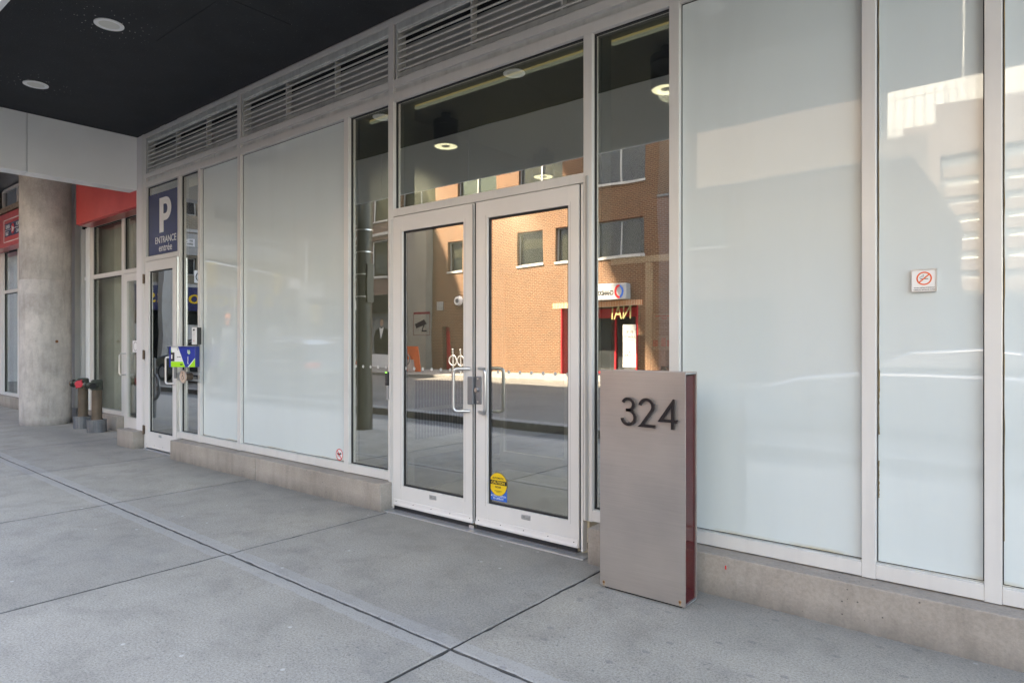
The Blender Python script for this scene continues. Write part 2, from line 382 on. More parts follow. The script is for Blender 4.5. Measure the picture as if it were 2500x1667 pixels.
def text_mesh(s, bold=0., spacing=1.0):
    cu = bpy.data.curves.new('t', 'FONT'); cu.body = s; cu.size = 1; cu.offset = bold; cu.space_character = spacing; cu.resolution_u = 3
    o = bpy.data.objects.new('t', cu); col.objects.link(o)
    dg = bpy.context.evaluated_depsgraph_get(); me = bpy.data.meshes.new_from_object(o.evaluated_get(dg))
    bpy.data.objects.remove(o); bpy.data.curves.remove(cu); return me
def add_text(mb, s, cx, cz, width, height, y, face='-y', t=.001, bold=.0, spacing=1., rot=0.):
    """lettering centred at (cx, cz) in the wall plane, scaled to width x height"""
    me = text_mesh(s, bold, spacing); xs = [v.co.x for v in me.vertices]; ys = [v.co.y for v in me.vertices]
    x0, x1, y0, y1 = min(xs), max(xs), min(ys), max(ys)
    b = bmesh.new(); b.from_mesh(me); bpy.data.meshes.remove(me)
    r = bmesh.ops.extrude_face_region(b, geom=list(b.faces)); 
    for v in [e for e in r['geom'] if isinstance(e, bmesh.types.BMVert)]: v.co.z += 1.
    for v in b.verts:
        u = (v.co.x-(x0+x1)/2)/(x1-x0)*width; q = (v.co.y-(y0+y1)/2)/(y1-y0)*height; d = v.co.z*t
        if rot: u, q = u*math.cos(rot)-q*math.sin(rot), u*math.sin(rot)+q*math.cos(rot)
        if face == '-y': v.co = (cx+u, y-d, cz+q)
        elif face == '+y': v.co = (cx-u, y+d, cz+q)
        elif face == '+x': v.co = (y+d, cx+u, cz+q)
    return mb.merge(b)
# ------------------------------------------------------------------ ground
JX = [-26.8+2.06*k for k in range(22)]          # joints across the pavement
JX = [x+.0 for x in JX]
def jy(x):                                       # the long joint is not quite parallel to the shopfront
    return -1.48 if x > -1.7 else -1.48+(-1.7-x)*.0165
base = bx('pavement_bed', 'joint', None, -27, 19, -3.88, .6, -.16, -.018); struct(base)
def slab_mesh():
    mb = MB(); bm = mb.bm; rnd = random.Random(3)
    def edge(p, q, inset_dir, n):
        out = []
        for i in range(n):
            f = i/n; j = 0 if i == 0 else rnd.uniform(-.0032, .0032)
            if rnd.random() < .08 and i: j -= rnd.uniform(.002, .008)
            out.append((p[0]+(q[0]-p[0])*f+inset_dir[0]*-j, p[1]+(q[1]-p[1])*f+inset_dir[1]*-j))
        return out
    rows = []
    for i in range(len(JX)-1):
        xa, xb = JX[i], JX[i+1]
        rows.append((xa, xb, jy(xa), jy(xb), .6, .6))
        rows.append((xa, xb, -3.9, -3.9, jy(xa), jy(xb)))
    for xa, xb, ya0, yb0, ya1, yb1 in rows:
        g = .006 if xa < -7 else .0075
        if xa > -1: g = .006
        near = -9 < xa < 2
        n = 40 if near else 4
        P = edge((xa+g, ya0+g), (xb-g, yb0+g), (0, 1), n)+edge((xb-g, yb0+g), (xb-g, yb1-g), (-1, 0), n)+edge((xb-g, yb1-g), (xa+g, ya1-g), (0, -1), n)+edge((xa+g, ya1-g), (xa+g, ya0+g), (1, 0), n)
        cx, cy = (xa+xb)/2, (ya0+yb1)/2
        tilt = rnd.uniform(-.0012, .0012); h0 = rnd.uniform(-.001, .001)
        def z(p, d=0): return h0+tilt*(p[0]-cx)+d
        V0 = [bm.verts.new((p[0], p[1], -.03)) for p in P]
        V1 = [bm.verts.new((p[0], p[1], z(p, -.004))) for p in P]
        def ins(p, d):
            sxn = 1 if p[0] < cx else -1; syn = 1 if p[1] < cy else -1
            ax = abs(p[0]-(xa+g)) if p[0] < cx else abs(p[0]-(xb-g)); 
            ay = min(abs(p[1]-ya0-g), abs(p[1]-ya1+g))
            return (p[0]+(sxn*d if ax < .03 else 0), p[1]+(syn*d if ay < .05 else 0))
        V2 = [bm.verts.new((*ins(p, .010), z(p, 0))) for p in P]; m = len(P)
        for k in range(m):
            j = (k+1) % m
            f0 = bm.faces.new((V0[k], V0[j], V1[j], V1[k])); f0.material_index = 1; bm.faces.new((V1[k], V1[j], V2[j], V2[k]))
        bm.faces.new(V2)
    return mb
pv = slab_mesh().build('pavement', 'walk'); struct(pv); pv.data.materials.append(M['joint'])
struct(bx('kerb', 'kerb', None, -60, 45, -4.02, -3.885, -.30, -.004, .012))
struct(bx('bike_lane', 'asphalt', None, -60, 45, -5.3, -4.024, -.32, -.15))
dv = bx('divider_kerb', 'kerb', None, -22, 30, -5.6, -5.302, -.30, -.01, .02); tag(dv, 'low pale concrete kerb dividing the bike lane from the road, mirrored in the glass', 'kerb')
struct(bx('road', 'asphalt', None, -90, 90, -15.9, -5.602, -.34, -.146))
struct(bx('far_pavement', 'kerb', None, -60, 90, -19.7, -15.902, -.3, -.02))
g0 = MB().box(-300, 300, -400, 300, -1.0, -.36).build('ground', 'asphalt'); struct(g0)
struct(bx('pavement_far_left', 'walk', None, -60, -27.01, -3.88, .6, -.2, -.006))
struct(bx('intersection_road', 'asphalt', None, -39, -27.2, -60, -19.71, -.33, -.14)) if False else None

# ------------------------------------------------------------------ our building
B = thing('storefront_building', 'building with pale aluminium shopfront, frosted white panes, louvres and a black soffit', 'building', (-5, 0, 0))
ZS = 4.068                                      # soffit height
BM = [(-9.05, -9.01), (-6.700, -6.635), (-4.246, -4.181), (-1.719, -1.656), (2.40, 2.465), (4.9, 4.965)]   # full-height mullions
for a, b in BM[1:]: bx('mullion', 'frame', B, a, b, 0, .12, .225 if not -4.5 < a < -4 else .0, ZS-.002, .002)
SH = [(-8.103, -8.044), (-7.590, -7.530), (-4.846, -4.782), (-2.319, -2.254), (-.695, -.633), (-.203, -.139), (.9, .962)]
for a, b in SH: bx('mullion', 'frame', B, a, b, 0, .11, .2255 if a not in (-8.103, -2.319) else .225, 3.3695, .002)
bx('jamb', 'frame', B, -9.05, -9.0, .0005, .11, .012, ZS-.003, .002)
# horizontal rails between the full-height mullions
spans = [(-9.0, -6.700), (-6.635, -4.246), (-4.181, -1.719), (-1.656, 2.40), (2.465, 4.9)]
for a, b in spans:
    bx('head_rail', 'frame', B, a+.0005, b-.0005, .0008, .11, 3.370, 3.440, .002)
    bx('recess_strip', 'louvre', B, a+.001, b-.001, .030, .10, 3.4402, 3.4898)
    bx('head_rail', 'frame', B, a+.0005, b-.0005, .0008, .11, 3.490, 3.548, .002)
    # louvre bank
    mb = MB()
    mb.prism([(.028, 3.5482), (.012, 3.560), (.028, 3.604), (.10, 3.604), (.10, 3.5482)], 'x', a+.04, b-.002)
    mb.prism([(.006, 3.950), (.006, 4.002), (.020, 4.010), (.10, 4.010), (.10, 3.946), (.034, 3.938)], 'x', a+.04, b-.002)
    lf = mb.build('louvre_frame', 'louvre', B)
    lb = MB()
    for k in range(7):
        z = 3.632+k*.0524-.012
        lb.prism([(.018, z-.007), (.015, z), (.018, z+.009), (.024, z+.010), (.036, z+.012), (.036, z+.004), (.026, z-.006)], 'x', a+.045, b-.002)
    lb.build('louvre_blades', 'louvre', lf)
    nb = max(1, round((b-a)/.79)-1)
    for k in range(1, nb+1):
        x = a+(b-a)*k/(nb+1)+ .02
        bx('louvre_brace', 'louvre', lf, x, x+.016, .030, .085, 3.604, 3.944)
    bx('louvre_jamb', 'louvre', lf, a+.028, a+.042, .004, .10, 3.549, 4.0095)
    bx('top_trim', 'frame', B, a+.0005, b-.0005, .0006, .10, 4.0102, ZS-.004, .003)
    bx('louvre_dark_sheet', 'void', B, a-.03, b+.03, .125, .14, 3.44, ZS-.01)  # near-black sheet stands in for the shade behind the blades
# sill rails
for a, b in [(-8.044, -7.590), (-7.530, -6.700), (-6.635, -4.846), (-4.782, -4.246), (-2.254, -1.719), (-1.656, -.695), (-.633, -.203), (-.139, .9), (.962, 2.40)]:
    bx('sill_rail', 'frame', B, a+.0004, b-.0004, .0006, .105, .2285, .298, .0025)
    bx('sill_bead', 'louvre', B, a+.001, b-.001, .006, .05, .298, .304, .0015)
# panes: (x0,x1,z0,z1,kind)
def pane(x0, x1, z0, z1, kind, par=B, y=.036):
    fr = MB(); e = .012
    fr.box(x0, x0+e, y-.006, .10, z0, z1); fr.box(x1-e, x1, y-.006, .10, z0, z1); fr.box(x0+e, x1-e, y-.006, .10, z0, z0+e*.6); fr.box(x0+e, x1-e, y-.006, .10, z1-e, z1)
    if kind == 'white':
        o = MB().box(x0+.002, x1-.002, y, y+.008, z0+.001, z1-.001).build('frosted_pane', 'white_glass', par)
        g = MB(); g.box(x0+.0005, x0+.005, y-.003, y-.0005, z0+.002, z1-.002).box(x1-.005, x1-.0005, y-.003, y-.0005, z0+.002, z1-.002).box(x0+.005, x1-.005, y-.003, y-.0005, z0+.001, z0+.004).box(x0+.005, x1-.005, y-.003, y-.0005, z1-.006, z1-.002)
        g.build('gasket', 'gasket', o)
    else:
        o = MB(); e = .006
        bm = o.bm; V = [bm.verts.new(p) for p in ((x0+.006, y+.004, z0+.006), (x1-.006, y+.004, z0+.006), (x1-.006, y+.004, z1-.006), (x0+.006, y+.004, z1-.006))]
        o.box(x0+.007, x1-.007, y+.0042, y+.010, z0+.007, z1-.007)
        f = bm.faces.new(V)
        ob = o.build('glass_pane', 'glass', par)
        ob.data.materials.append(M['glass_in'])
        for p in ob.data.polygons: p.material_index = 0 if abs(p.center.y+wloc(par).y-(y+.004)) < 5e-5 else 1
        g = MB(); e = .010
        g.box(x0, x0+e, y-.004, y+.012, z0, z1).box(x1-e, x1, y-.004, y+.012, z0, z1).box(x0+e, x1-e, y-.004, y+.012, z0, z0+e*.8).box(x0+e, x1-e, y-.004, y+.012, z1-e, z1)
        g.build('gasket', 'gasket', ob)
    return o
for a, b in [(-7.530, -6.700), (-6.635, -4.846), (-1.656, -.695), (-.633, -.203), (-.139, .9), (.962, 2.40)]:
    pane(a+.0005, b-.0005, .3045, 3.3695, 'white')
for a, b in [(-8.044, -7.590), (-4.782, -4.246), (-2.254, -1.719)]: pane(a+.0005, b-.0005, .3045, 3.3695, 'g')
bx('rear_cladding', 'grey_wall', B, 2.466, 9, .04, .1, .225, 3.369)
# concrete plinths
def plinth(x0, x1, y0, par=B, y1=.10, label=None):
    return bx('plinth', 'plinth', par, x0, x1, y0, y1, -.06, .2215, .006)
plinth(-8.0, -6.115, -.13); plinth(-6.105, -4.19, -.13); plinth(-2.212, 1.0, -.12); plinth(1.01, 6, -.12); plinth(-9.62, -9.115, -.115, y1=.028)
# trim pier at the left end and beam
tp = bx('end_pier', 'trim', B, -9.30, -9.0505, .004, .50, .2225, ZS-.001, .002)
bx('pier_edge', 'frame', tp, -9.12, -9.0508, -.004, .0036, .2228, ZS-.002, .0015)
bx('pier_base', 'plinth', B, -9.30, -9.0505, .03, .5, -.05, .2215)
bm1 = bx('beam_panel', 'fascia', B, -9.52, -9.28, -1.197, .0035, 3.375, ZS+.1, .003)
bx('beam_panel', 'fascia', B, -9.52, -9.28, -2.438, -1.203, 3.375, ZS+.1, .003)
JF = [-9.276, -7.37, -5.66, -3.93, -2.19, -.48, 1.25]
for i in range(len(JF)-1):
    bx('fascia_panel', 'fascia', B, JF[i]+(.004 if i != 5 else .006), JF[i+1]-.004, -2.475, -2.44, 3.425, 4.40, .003)
def soffit_mat():
    m = M['soffit']; t = m.node_tree; b = t.nodes['Principled BSDF']
    src = b.inputs['Base Color'].links[0].from_socket
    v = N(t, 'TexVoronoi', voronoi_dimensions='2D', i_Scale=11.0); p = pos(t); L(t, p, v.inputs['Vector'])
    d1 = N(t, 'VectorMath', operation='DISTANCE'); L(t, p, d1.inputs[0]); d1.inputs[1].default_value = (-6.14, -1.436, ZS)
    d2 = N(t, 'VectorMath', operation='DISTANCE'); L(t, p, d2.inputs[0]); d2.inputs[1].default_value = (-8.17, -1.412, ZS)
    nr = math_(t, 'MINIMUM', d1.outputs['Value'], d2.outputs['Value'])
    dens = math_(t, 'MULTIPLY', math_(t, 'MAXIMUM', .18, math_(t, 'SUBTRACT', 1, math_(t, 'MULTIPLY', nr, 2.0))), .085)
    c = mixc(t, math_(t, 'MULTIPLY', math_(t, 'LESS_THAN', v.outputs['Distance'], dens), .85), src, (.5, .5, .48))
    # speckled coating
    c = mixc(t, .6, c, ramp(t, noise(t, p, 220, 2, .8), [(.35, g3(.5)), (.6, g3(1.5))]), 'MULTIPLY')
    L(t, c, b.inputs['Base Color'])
soffit_mat()
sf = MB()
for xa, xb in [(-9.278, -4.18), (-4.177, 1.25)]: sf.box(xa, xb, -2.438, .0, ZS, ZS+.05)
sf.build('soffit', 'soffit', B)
hatch = bx('access_panel', 'soffit', B, -6.15, -4.95, -1.05, -.45, ZS-.004, ZS-.0005, .001)
# unseen upper storeys, slanted and stepped to shape the sun reaching the street
SL = 1.9
up = MB().prism([(-19.9, 10), (-8, 10), (-8, 46), (-19.9-30/SL, 46), (-19.9, 16)], 'y', -2.38, 14).box(-9.27, -8, -2.379, -2.1, 4.2, 9.99).box(-9.27, -8, -2.1, 14, 4.45, 9.99).box(-8, 1.25, -2.3, 0, 4.45, 5.4).box(-8, 40, .05, 14, 4.2, 5.4)
up.build('sun_gap_storeys', 'trim', B)
# downlights in the soffit
def downlight(x, y, lab, first=[None]):
    if first[0] is None:
        d = thing('downlight', lab, 'downlight', (x, y, ZS), 'round downlights set in the black soffit')
        MB().ring((x, y, ZS-.0005), .112, .078, 'z', .010).build('trim_ring', 'rim', d, bevel=.003)
        MB().disc((x, y, ZS-.003), .080, 'z', .004).build('lens', 'lens', d)
        first[0] = d; return d
    d = copytree(first[0], None, (x, y, ZS)); d['label'] = lab; return d
downlight(-6.14, -1.436, 'larger, nearer unlit round downlight in the black soffit')
downlight(-8.17, -1.412, 'smaller, farther unlit round downlight in the black soffit above the white beam')
downlight(-4.11, -1.43, 'round downlight seen only mirrored in the glass above the double doors')
for x in (-2.08, -.05): downlight(x, -1.43, 'round downlight mirrored at the top of the glass right of the double doors')

# ------------------------------------------------------------------ doors
def leaf(name, x0, x1, gx0, gx1, gz0, gz1, z0, z1, hinge_left, lab):
    d = MB(); y0, y1 = -.006, .045
    d.box(x0, gx0, y0, y1, z0, z1).box(gx1, x1, y0, y1, z0, z1).box(gx0, gx1, y0, y1, gz1, z1).box(gx0, gx1, y0, y1, z0, gz0)
    o = d.build('door', 'door_frame', B, bevel=.0015); o['label'] = lab
    # stepped glazing bead and pane
    e = .014; y = .010
    g = MB(); 
    g.box(gx0, gx0+e, y, .04, gz0, gz1).box(gx1-e, gx1, y, .04, gz0, gz1).box(gx0+e, gx1-e, y, .04, gz0, gz0+e).box(gx0+e, gx1-e, y, .04, gz1-e, gz1)
    g.build('glazing_bead', 'gasket', o)
    p = MB(); bm = p.bm; yy = .018
    V = [bm.verts.new(q) for q in ((gx0+.002, yy, gz0+.002), (gx1-.002, yy, gz0+.002), (gx1-.002, yy, gz1-.002), (gx0+.002, yy, gz1-.002))]; bm.faces.new(V)
    p.box(gx0+.003, gx1-.003, yy+.0003, yy+.006, gz0+.003, gz1-.003)
    ob = p.build('glass_pane', 'glass', o); ob.data.materials.append(M['glass_in'])
    for q in ob.data.polygons: q.material_index = 0 if abs(q.center.y-yy) < 5e-5 else 1
    # seams of the stiles and rails
    s_ = MB()
    for xx in (gx0-.018, gx1+.018): s_.box(xx-.0006, xx+.0006, y0-.0004, y0, gz0-.02, gz1+.02)
    s_.build('rail_seam', 'steel_dark', o)
    return o
PD = leaf('door', -9.0, -8.121, -8.889, -8.222, .233, 2.280, .030, 2.408, True, 'single glazed door under the blue parking sign')
LD = leaf('door', -4.164, -3.2755, -4.063, -3.381, .206, 2.284, .040, 2.410, True, 'left leaf of the glazed double doors')
RD = leaf('door', -3.2535, -2.350, -3.141, -2.434, .206, 2.284, .040, 2.410, False, 'right leaf of the glazed double doors')
bx('transom_bar', 'frame', B, -9.0, -8.104, .0006, .11, 2.414, 2.474, .002)
bx('transom_bar', 'frame', B, -4.1805, -2.3195, .0006, .11, 2.4165, 2.480, .002)
pane(-4.180, -2.3195, 2.4805, 3.3695, 'g'); pane(-8.999, -8.1035, 2.4745, 3.3695, 'g')
# door surround strips
for a in ((-4.180, -4.168, -.001, .05), (-2.336, -2.3205, -.003, .05), (-8.118, -8.1035, -.001, .05)): bx('door_jamb', 'door_frame', B, *a, .02, 2.41, .001)
for a in ((-2.3475, -2.3385, .004, .045), (-3.2745, -3.2545, .006, .03), (-4.1672, -4.1645, .0, .04), (-8.1205, -8.1185, .0, .04)): bx('door_seal', 'gasket', B, *a, .03, 2.41)
MB().box(-3.281, -3.2765, -.013, -.0063, .05, 2.40).build('meeting_strip', 'steel_dark', LD)
MB().box(-2.297, -2.279, -.012, -.0005, .23, 2.455).build('hinge_cover', 'frame_side', B, bevel=.002)
bx('hinge_cover', 'frame', B, -4.222, -4.205, -.010, -.0005, .02, 2.40, .002); bx('hinge_cover', 'frame', B, -4.196, -4.186, -.008, -.0005, .02, 2.40, .002)
MB().box(-8.074, -8.060, -.02, -.0005, .3, 2.40).build('hinge_cover', 'steel', B, bevel=.002)
# handles
def dhandle(par, xm, xg, z0, z1, r=.0125, yo=-.085):
    pts = [(xm, -.007, z1), (xm+(xg-xm)*.15, -.02, z1)]
    P = []
    n = 7; rr = .035
    a = Vector((xm, -.006, z1)); b = Vector((xg, yo, z1)); c_ = Vector((xg, yo, z0)); d = Vector((xm, -.006, z0))
    u = (a-b).normalized()
    P.append(a); P.append(b+u*rr*1.6)
    for k in range(n+1):
        t = k/n; p0 = b+u*rr; p2 = b+Vector((0, 0, -rr)); P.append((p0*(1-t)**2+b*2*t*(1-t)+p2*t*t))
    for k in range(n+1):
        t = k/n; p0 = c_+Vector((0, 0, rr)); p2 = c_+u*rr; P.append((p0*(1-t)**2+c_*2*t*(1-t)+p2*t*t))
    P.append(c_+u*rr*1.6); P.append(d)
    h = MB().tube(P, r, 14); 
    return h.build('handle', 'steel', par, smooth=True)
dhandle(LD, -3.312, -3.408, .868, 1.183); dhandle(RD, -3.222, -3.094, .868, 1.187); dhandle(PD, -8.150, -8.225, .876, 1.195)
lk = MB().box(-3.308, -3.2565, -.042, -.0125, .921, 1.127, .006).build('latch_guard', 'grey_plate', LD)
lp = MB().box(-3.2525, -3.194, -.016, -.0063, .924, 1.129, .006).build('lock_plate', 'grey_plate', RD)
MB().cyl((-3.232, -.033, 1.030), (-3.232, -.016, 1.030), .016).cyl((-3.232, -.036, 1.030), (-3.232, -.033, 1.030), .010, .008).build('key_cylinder', 'steel', lp, smooth=True)
mb = MB()
for z in (.942, 1.112): mb.cyl((-3.224, -.021, z), (-3.224, -.016, z), .007, .005, 12)
mb.build('screw', 'steel', lp, smooth=True)
# kick rails, screws, brushes, badges
for par, a, b in ((LD, -4.160, -3.279), (RD, -3.250, -2.354)):
    k = MB().prism([(-.0065, .040), (-.016, .040), (-.020, .052), (-.014, .066), (-.010, .090), (-.0065, .092)], 'x', a, b).build('kick_rail', 'door_frame', par)
    mb = MB()
    for i in range(5): mb.cyl((a+.03+(b-a-.06)*i/4, -.0150, .074), (a+.03+(b-a-.06)*i/4, -.010, .074), .0035, .0035, 10)
    mb.build('screw', 'letter_black', k)
    t = MB(); add_text(t, 'DI-LEGNO', a+(b-a)*.55, .062, .05, .007, -.0192, t=.0004) if False else None
    br = MB(); rnd = random.Random(5)
    n = 260
    for i in range(n):
        x = a+.012+(b-a-.02)*i/n; w_ = (b-a)/n*.8
        br.box(x, x+w_, -.014-rnd.random()*.004, .0, .003+rnd.random()*.005, .0398)
    br.build('brush_seal', 'black_plastic', par)
    xb = -2.785 if par is RD else -3.706
    bd = MB().box(xb-.038, xb+.038, -.009, -.0062, .150, .184, .003).build('badge', 'galv', par)
    bd2 = MB(); bd2.box(xb-.028, xb-.006, -.0097, -.009, .160, .175); add_text(bd2, 'ABCO', xb+.014, .165, .028, .008, -.009) if False else None
    bd2.box(xb-.002, xb+.028, -.0097, -.009, .162, .166); bd2.build('badge_print', 'frame_side', bd)
bd = MB().box(-8.60, -8.525, -.009, -.0062, .185, .216, .003).build('badge', 'galv', PD)
mb = MB()
for i in range(4): mb.cyl((-8.97+i*.24, -.0085, .070), (-8.97+i*.24, -.0062, .070), .004, .004, 10)
mb.build('screw', 'letter_black', PD)
for z0, z1 in ((.187, .305), (1.155, 1.275), (2.132, 2.255)):
    h = MB().cyl((-9.040, -.014, z0), (-9.040, -.014, z1), .010, seg=12).box(-9.05, -9.003, -.0088, -.0065, z0+.004, z1-.004)
    for k in (1, 2): h.cyl((-9.04, -.014, z0+(z1-z0)*k/3-.001), (-9.04, -.014, z0+(z1-z0)*k/3+.001), .0112, seg=12)
    h.build('hinge', 'hinge', PD, smooth=True)
bx('threshold', 'galv', B, -4.235, -2.2625, -.095, .10, -.02, .006, .003)
MB().box(-4.16, -2.36, -.022, .09, .006, .012).build('threshold_ridge', 'steel_dark', B, bevel=.002)
bx('threshold', 'galv', B, -9.0, -8.06, -.03, .10, -.02, .014, .003)
MB().box(-3.30, -3.255, -.034, .0, .006, .030, .004).build('floor_bolt', 'steel', RD)
# white safety dots along the glass
dots = {}
def dotrow(par, x0, x1, y, z=1.166, st=.1012, off=0.0):
    mb = MB(); x = x0+off
    while x < x1: mb.disc((x, y, z), .0125, 'y', .0006, 20); x += st
    return mb.build('safety_dots', 'dot', par)
dotrow(B, -4.725, -4.26, .0395); dotrow(B, -2.135, -1.73, .0395)
dotrow(LD, -4.047, -3.39, .0176); dotrow(RD, -3.06, -2.44, .0176)
# ------------------------------------------------------------------ inside
IN = []
for a, b in [(-4.246, -4.181), (-2.319, -2.254), (-4.846, -4.782), (-1.719, -1.656)]:
    bx('inner_post', 'in_wall', B, a-.03 if a > -4.3 else a-.03, b+.004, .122, .232, .0, 3.70)
bx('bulkhead', 'in_wall', B, -4.75, -1.66, .233, .30, 3.403, 3.75) if False else None
for a, b in [(-4.78, -4.28), (-4.176, -2.352), (-2.249, -1.752)]:
    bx('bulkhead', 'in_wall', B, a, b, .122, .232, 3.404, 3.60)
    s1 = bx('light_strip', 'strip_white', B, a, b, .236, .262, 3.372, 3.388)
    bx('strip_diffuser', 'strip_on', s1, a, b, .238, .260, 3.3885, 3.4035)
bx('lobby_floor', 'in_floor', B, -9, -1.0, .13, 7.0, -.03, .004)
bx('lobby_ceiling', 'in_ceil', B, -9, 0, .26, 7.0, 3.78, 3.86)
bx('lobby_ceiling', 'in_ceil', B, -9, 0, .10, .259, 3.62, 3.86)
bx('lobby_wall', 'in_wall', B, -5.42, -5.30, .125, 7.0, .004, 3.779)
bx('lobby_wall', 'in_dark', B, -1.60, -1.50, .125, 7.0, .004, 3.779)
bx('lobby_wall', 'in_dark', B, -5.3, -1.6, 6.4, 6.5, .004, 3.779)
bx('passage_wall', 'in_dark', B, -9.3, -5.5, 1.6, 1.7, .004, 3.779)
bx('passage_wall', 'in_dark', B, -7.50, -7.4, .13, 1.6, .004, 3.779)
gr = MB()
for i in range(34):
    for j in (0, 1): gr.box(-5.2995, -5.294, 1.0+i*.045, 1.03+i*.045, .32+j*.34, .62+j*.34)
gr.build('wall_grille', 'mat_dark', B)
bx('base_board', 'in_dark', B, -5.2995, -5.285, .3, 6.0, .005, .12)
ms = MB().box(-4.5, -2.0, .2, 1.9, .0045, .008).build('entrance_mat', 'mat_dark', B)
mb = MB()
for i in range(58): mb.box(-4.48, -2.02, .22+i*.0285, .234+i*.0285, .0082, .0125)
mb.build('mat_bars', 'mat_bar', ms)
# inner partition with a second pair of doors
ip = MB()
for x in (-4.88, -3.98, -3.02, -2.06): ip.box(x, x+.055, 2.2, 2.26, .005, 2.16)
ip.box(-4.88, -1.61, 2.195, 2.265, 2.161, 2.22); ip.box(-4.825, -1.61, 2.2, 2.26, .005, .12)
ip.build('inner_partition', 'frame', B)
for a, b in ((-4.82, -3.985), (-3.92, -3.025), (-2.96, -2.065), (-2.0, -1.61)): bx('inner_glass', 'glass_in', B, a, b, 2.225, 2.232, .125, 2.158)
# pendant cans
def can(x, y, lab, first=[None]):
    if first[0] is None:
        d = thing('ceiling_lamp', lab, 'lamp', (x, y, 3.78), 'round can lamps in the lobby')
        MB().cyl((x, y, 3.44), (x, y, 3.64), .128, seg=36).cyl((x, y, 3.645), (x, y, 3.70), .133, seg=36).cyl((x, y, 3.70), (x, y, 3.779), .05).build('can', 'can', d, smooth=True)
        MB().ring((x, y, 3.440), .13, .118, 'z', .008).build('rim', 'rim', d)
        MB().ring((x, y, 3.4385), .117, .045, 'z', .001).build('lamp_glass', 'lamp_on', d)
        MB().disc((x, y, 3.437), .040, 'z', .002, rx=.045).build('reflector', 'lens', d)
        first[0] = d; return d
    d = copytree(first[0], None, (x, y, 3.78)); d['label'] = lab; return d
_can = can
def can(x, y, lab):
    d = _can(x, y, lab)
    ld = bpy.data.lights.new('lamp_light', 'SPOT'); ld.energy = 5.5; ld.color = (1, .93, .80); ld.shadow_soft_size = .08; ld.spot_size = R(150); ld.spot_blend = .6
    lo = bpy.data.objects.new('lamp_light', ld); col.objects.link(lo); lo.parent = d; lo.location = (0, 0, -.36)
    return d
can(-4.88, 1.32, 'lit can lamp nearest the left post behind the transom glass above the doors')
can(-5.0+.16, 3.0, 'fainter lit can lamp low in the transom glass, farther inside')
can(-2.38, 1.34, 'lit can lamp at the top of the narrow pane behind the number pylon')
can(-2.38, 3.0, 'can lamp deep in the lobby on the right side')
for o in [ch for ch in B.children]: pass
# ------------------------------------------------------------------ number pylon
P = thing('number_pylon', 'brushed steel address pylon with black number 324 and dark red sides, standing before the plinth', 'sign', (-1.685, -.335, 0))
def steel_mat():
    m, t, b = newmat('satin_steel_sheet'); p = pos(t)
    n = noise(t, scalev(t, p, (1.2, 1, 1.2)), 2.2, 3); n2 = noise(t, scalev(t, p, (3, 3, 160)), 2, 3)
    c = ramp(t, n, [(.3, (.43, .385, .36)), (.7, (.52, .465, .43))]); c = mixc(t, .25, c, ramp(t, n2, [(.3, g3(.8)), (.7, g3(1.15))]), 'MULTIPLY')
    L(t, c, b.inputs['Base Color']); b.inputs['Metallic'].default_value = .75; b.inputs['Roughness'].default_value = .38
    L(t, math_(t, 'MULTIPLY_ADD', n, .12, .30), b.inputs['Roughness']); b.inputs['Anisotropic'].default_value = .4
    return m
M['satin'] = steel_mat()
M['dark_red'] = pbr('dark_red_gloss', (.065, .001, .003), .10, 0, .08, 3, spec=.35)
PZ = 1.225
bx('front_sheet', 'satin', P, -1.942, -1.432, -.412, -.404, .014, PZ, .0008)
bx('back_sheet', 'satin', P, -1.938, -1.436, -.262, -.254, .010, PZ-.002, .0008)
core = MB().box(-1.936, -1.446, -.403, -.263, .018, PZ-.02).build('side_panel', 'dark_red', P)
mb = MB().box(-1.937, -1.4375, -.4035, -.2625, PZ-.012, PZ-.006).box(-1.937, -1.4375, -.4035, -.2625, .010, .017); mb.build('edge_trim', 'galv', P)
bx('pylon_foot', 'void', P, -1.92, -1.46, -.395, -.27, -.02, .012)
for x in (-1.917, -1.461):
    s_ = MB().cyl((x, -.4155, .036), (x, -.412, .036), .0062, .005, 14).build('screw', 'rust', P, smooth=True)
    b_ = MB().prism([(x-.005, .018), (x+.004, .017), (x+.006, .03), (x+.009, .038), (x+.006, .045), (x-.006, .045), (x-.009, .038), (x-.006, .03)], 'y', -.4126, -.4121)
    b_.build('rust_stain', pbr('rust_stain', (.40, .29, .17), .6, 0, .3, 90) if 'rs' not in M else M['rs'], P)
def ribbon(path, w):
    n = len(path); Lf, Rt = [], []
    for i, p in enumerate(path):
        a = path[max(0, i-1)]; b = path[min(n-1, i+1)]
        d = Vector((b[0]-a[0], b[1]-a[1])).normalized(); nn = Vector((-d.y, d.x))
        k = 1.0
        if 0 < i < n-1:
            d1 = (Vector(p)-Vector(a)).normalized(); d2 = (Vector(b)-Vector(p)).normalized()
            k = 1/max(.35, math.sqrt((1+d1.dot(d2))/2))
        Lf.append((p[0]+nn.x*w/2*k, p[1]+nn.y*w/2*k)); Rt.append((p[0]-nn.x*w/2*k, p[1]-nn.y*w/2*k))
    return Lf, Rt
def add_ribbon(mb, path, w, ox, oz, y0, y1):
    Lf, Rt = ribbon(path, w); bm = mb.bm
    q = [[bm.verts.new((ox+a[0], y, oz+a[1])) for a in S] for y in (y0, y1) for S in (Lf, Rt)]
    n = len(path)
    for i in range(n-1):
        for A, B_ in ((0, 1), (1, 3), (3, 2), (2, 0)): bm.faces.new((q[A][i], q[A][i+1], q[B_][i+1], q[B_][i]))
    for i in (0, n-1): bm.faces.new((q[0][i], q[1][i], q[3][i], q[2][i]))
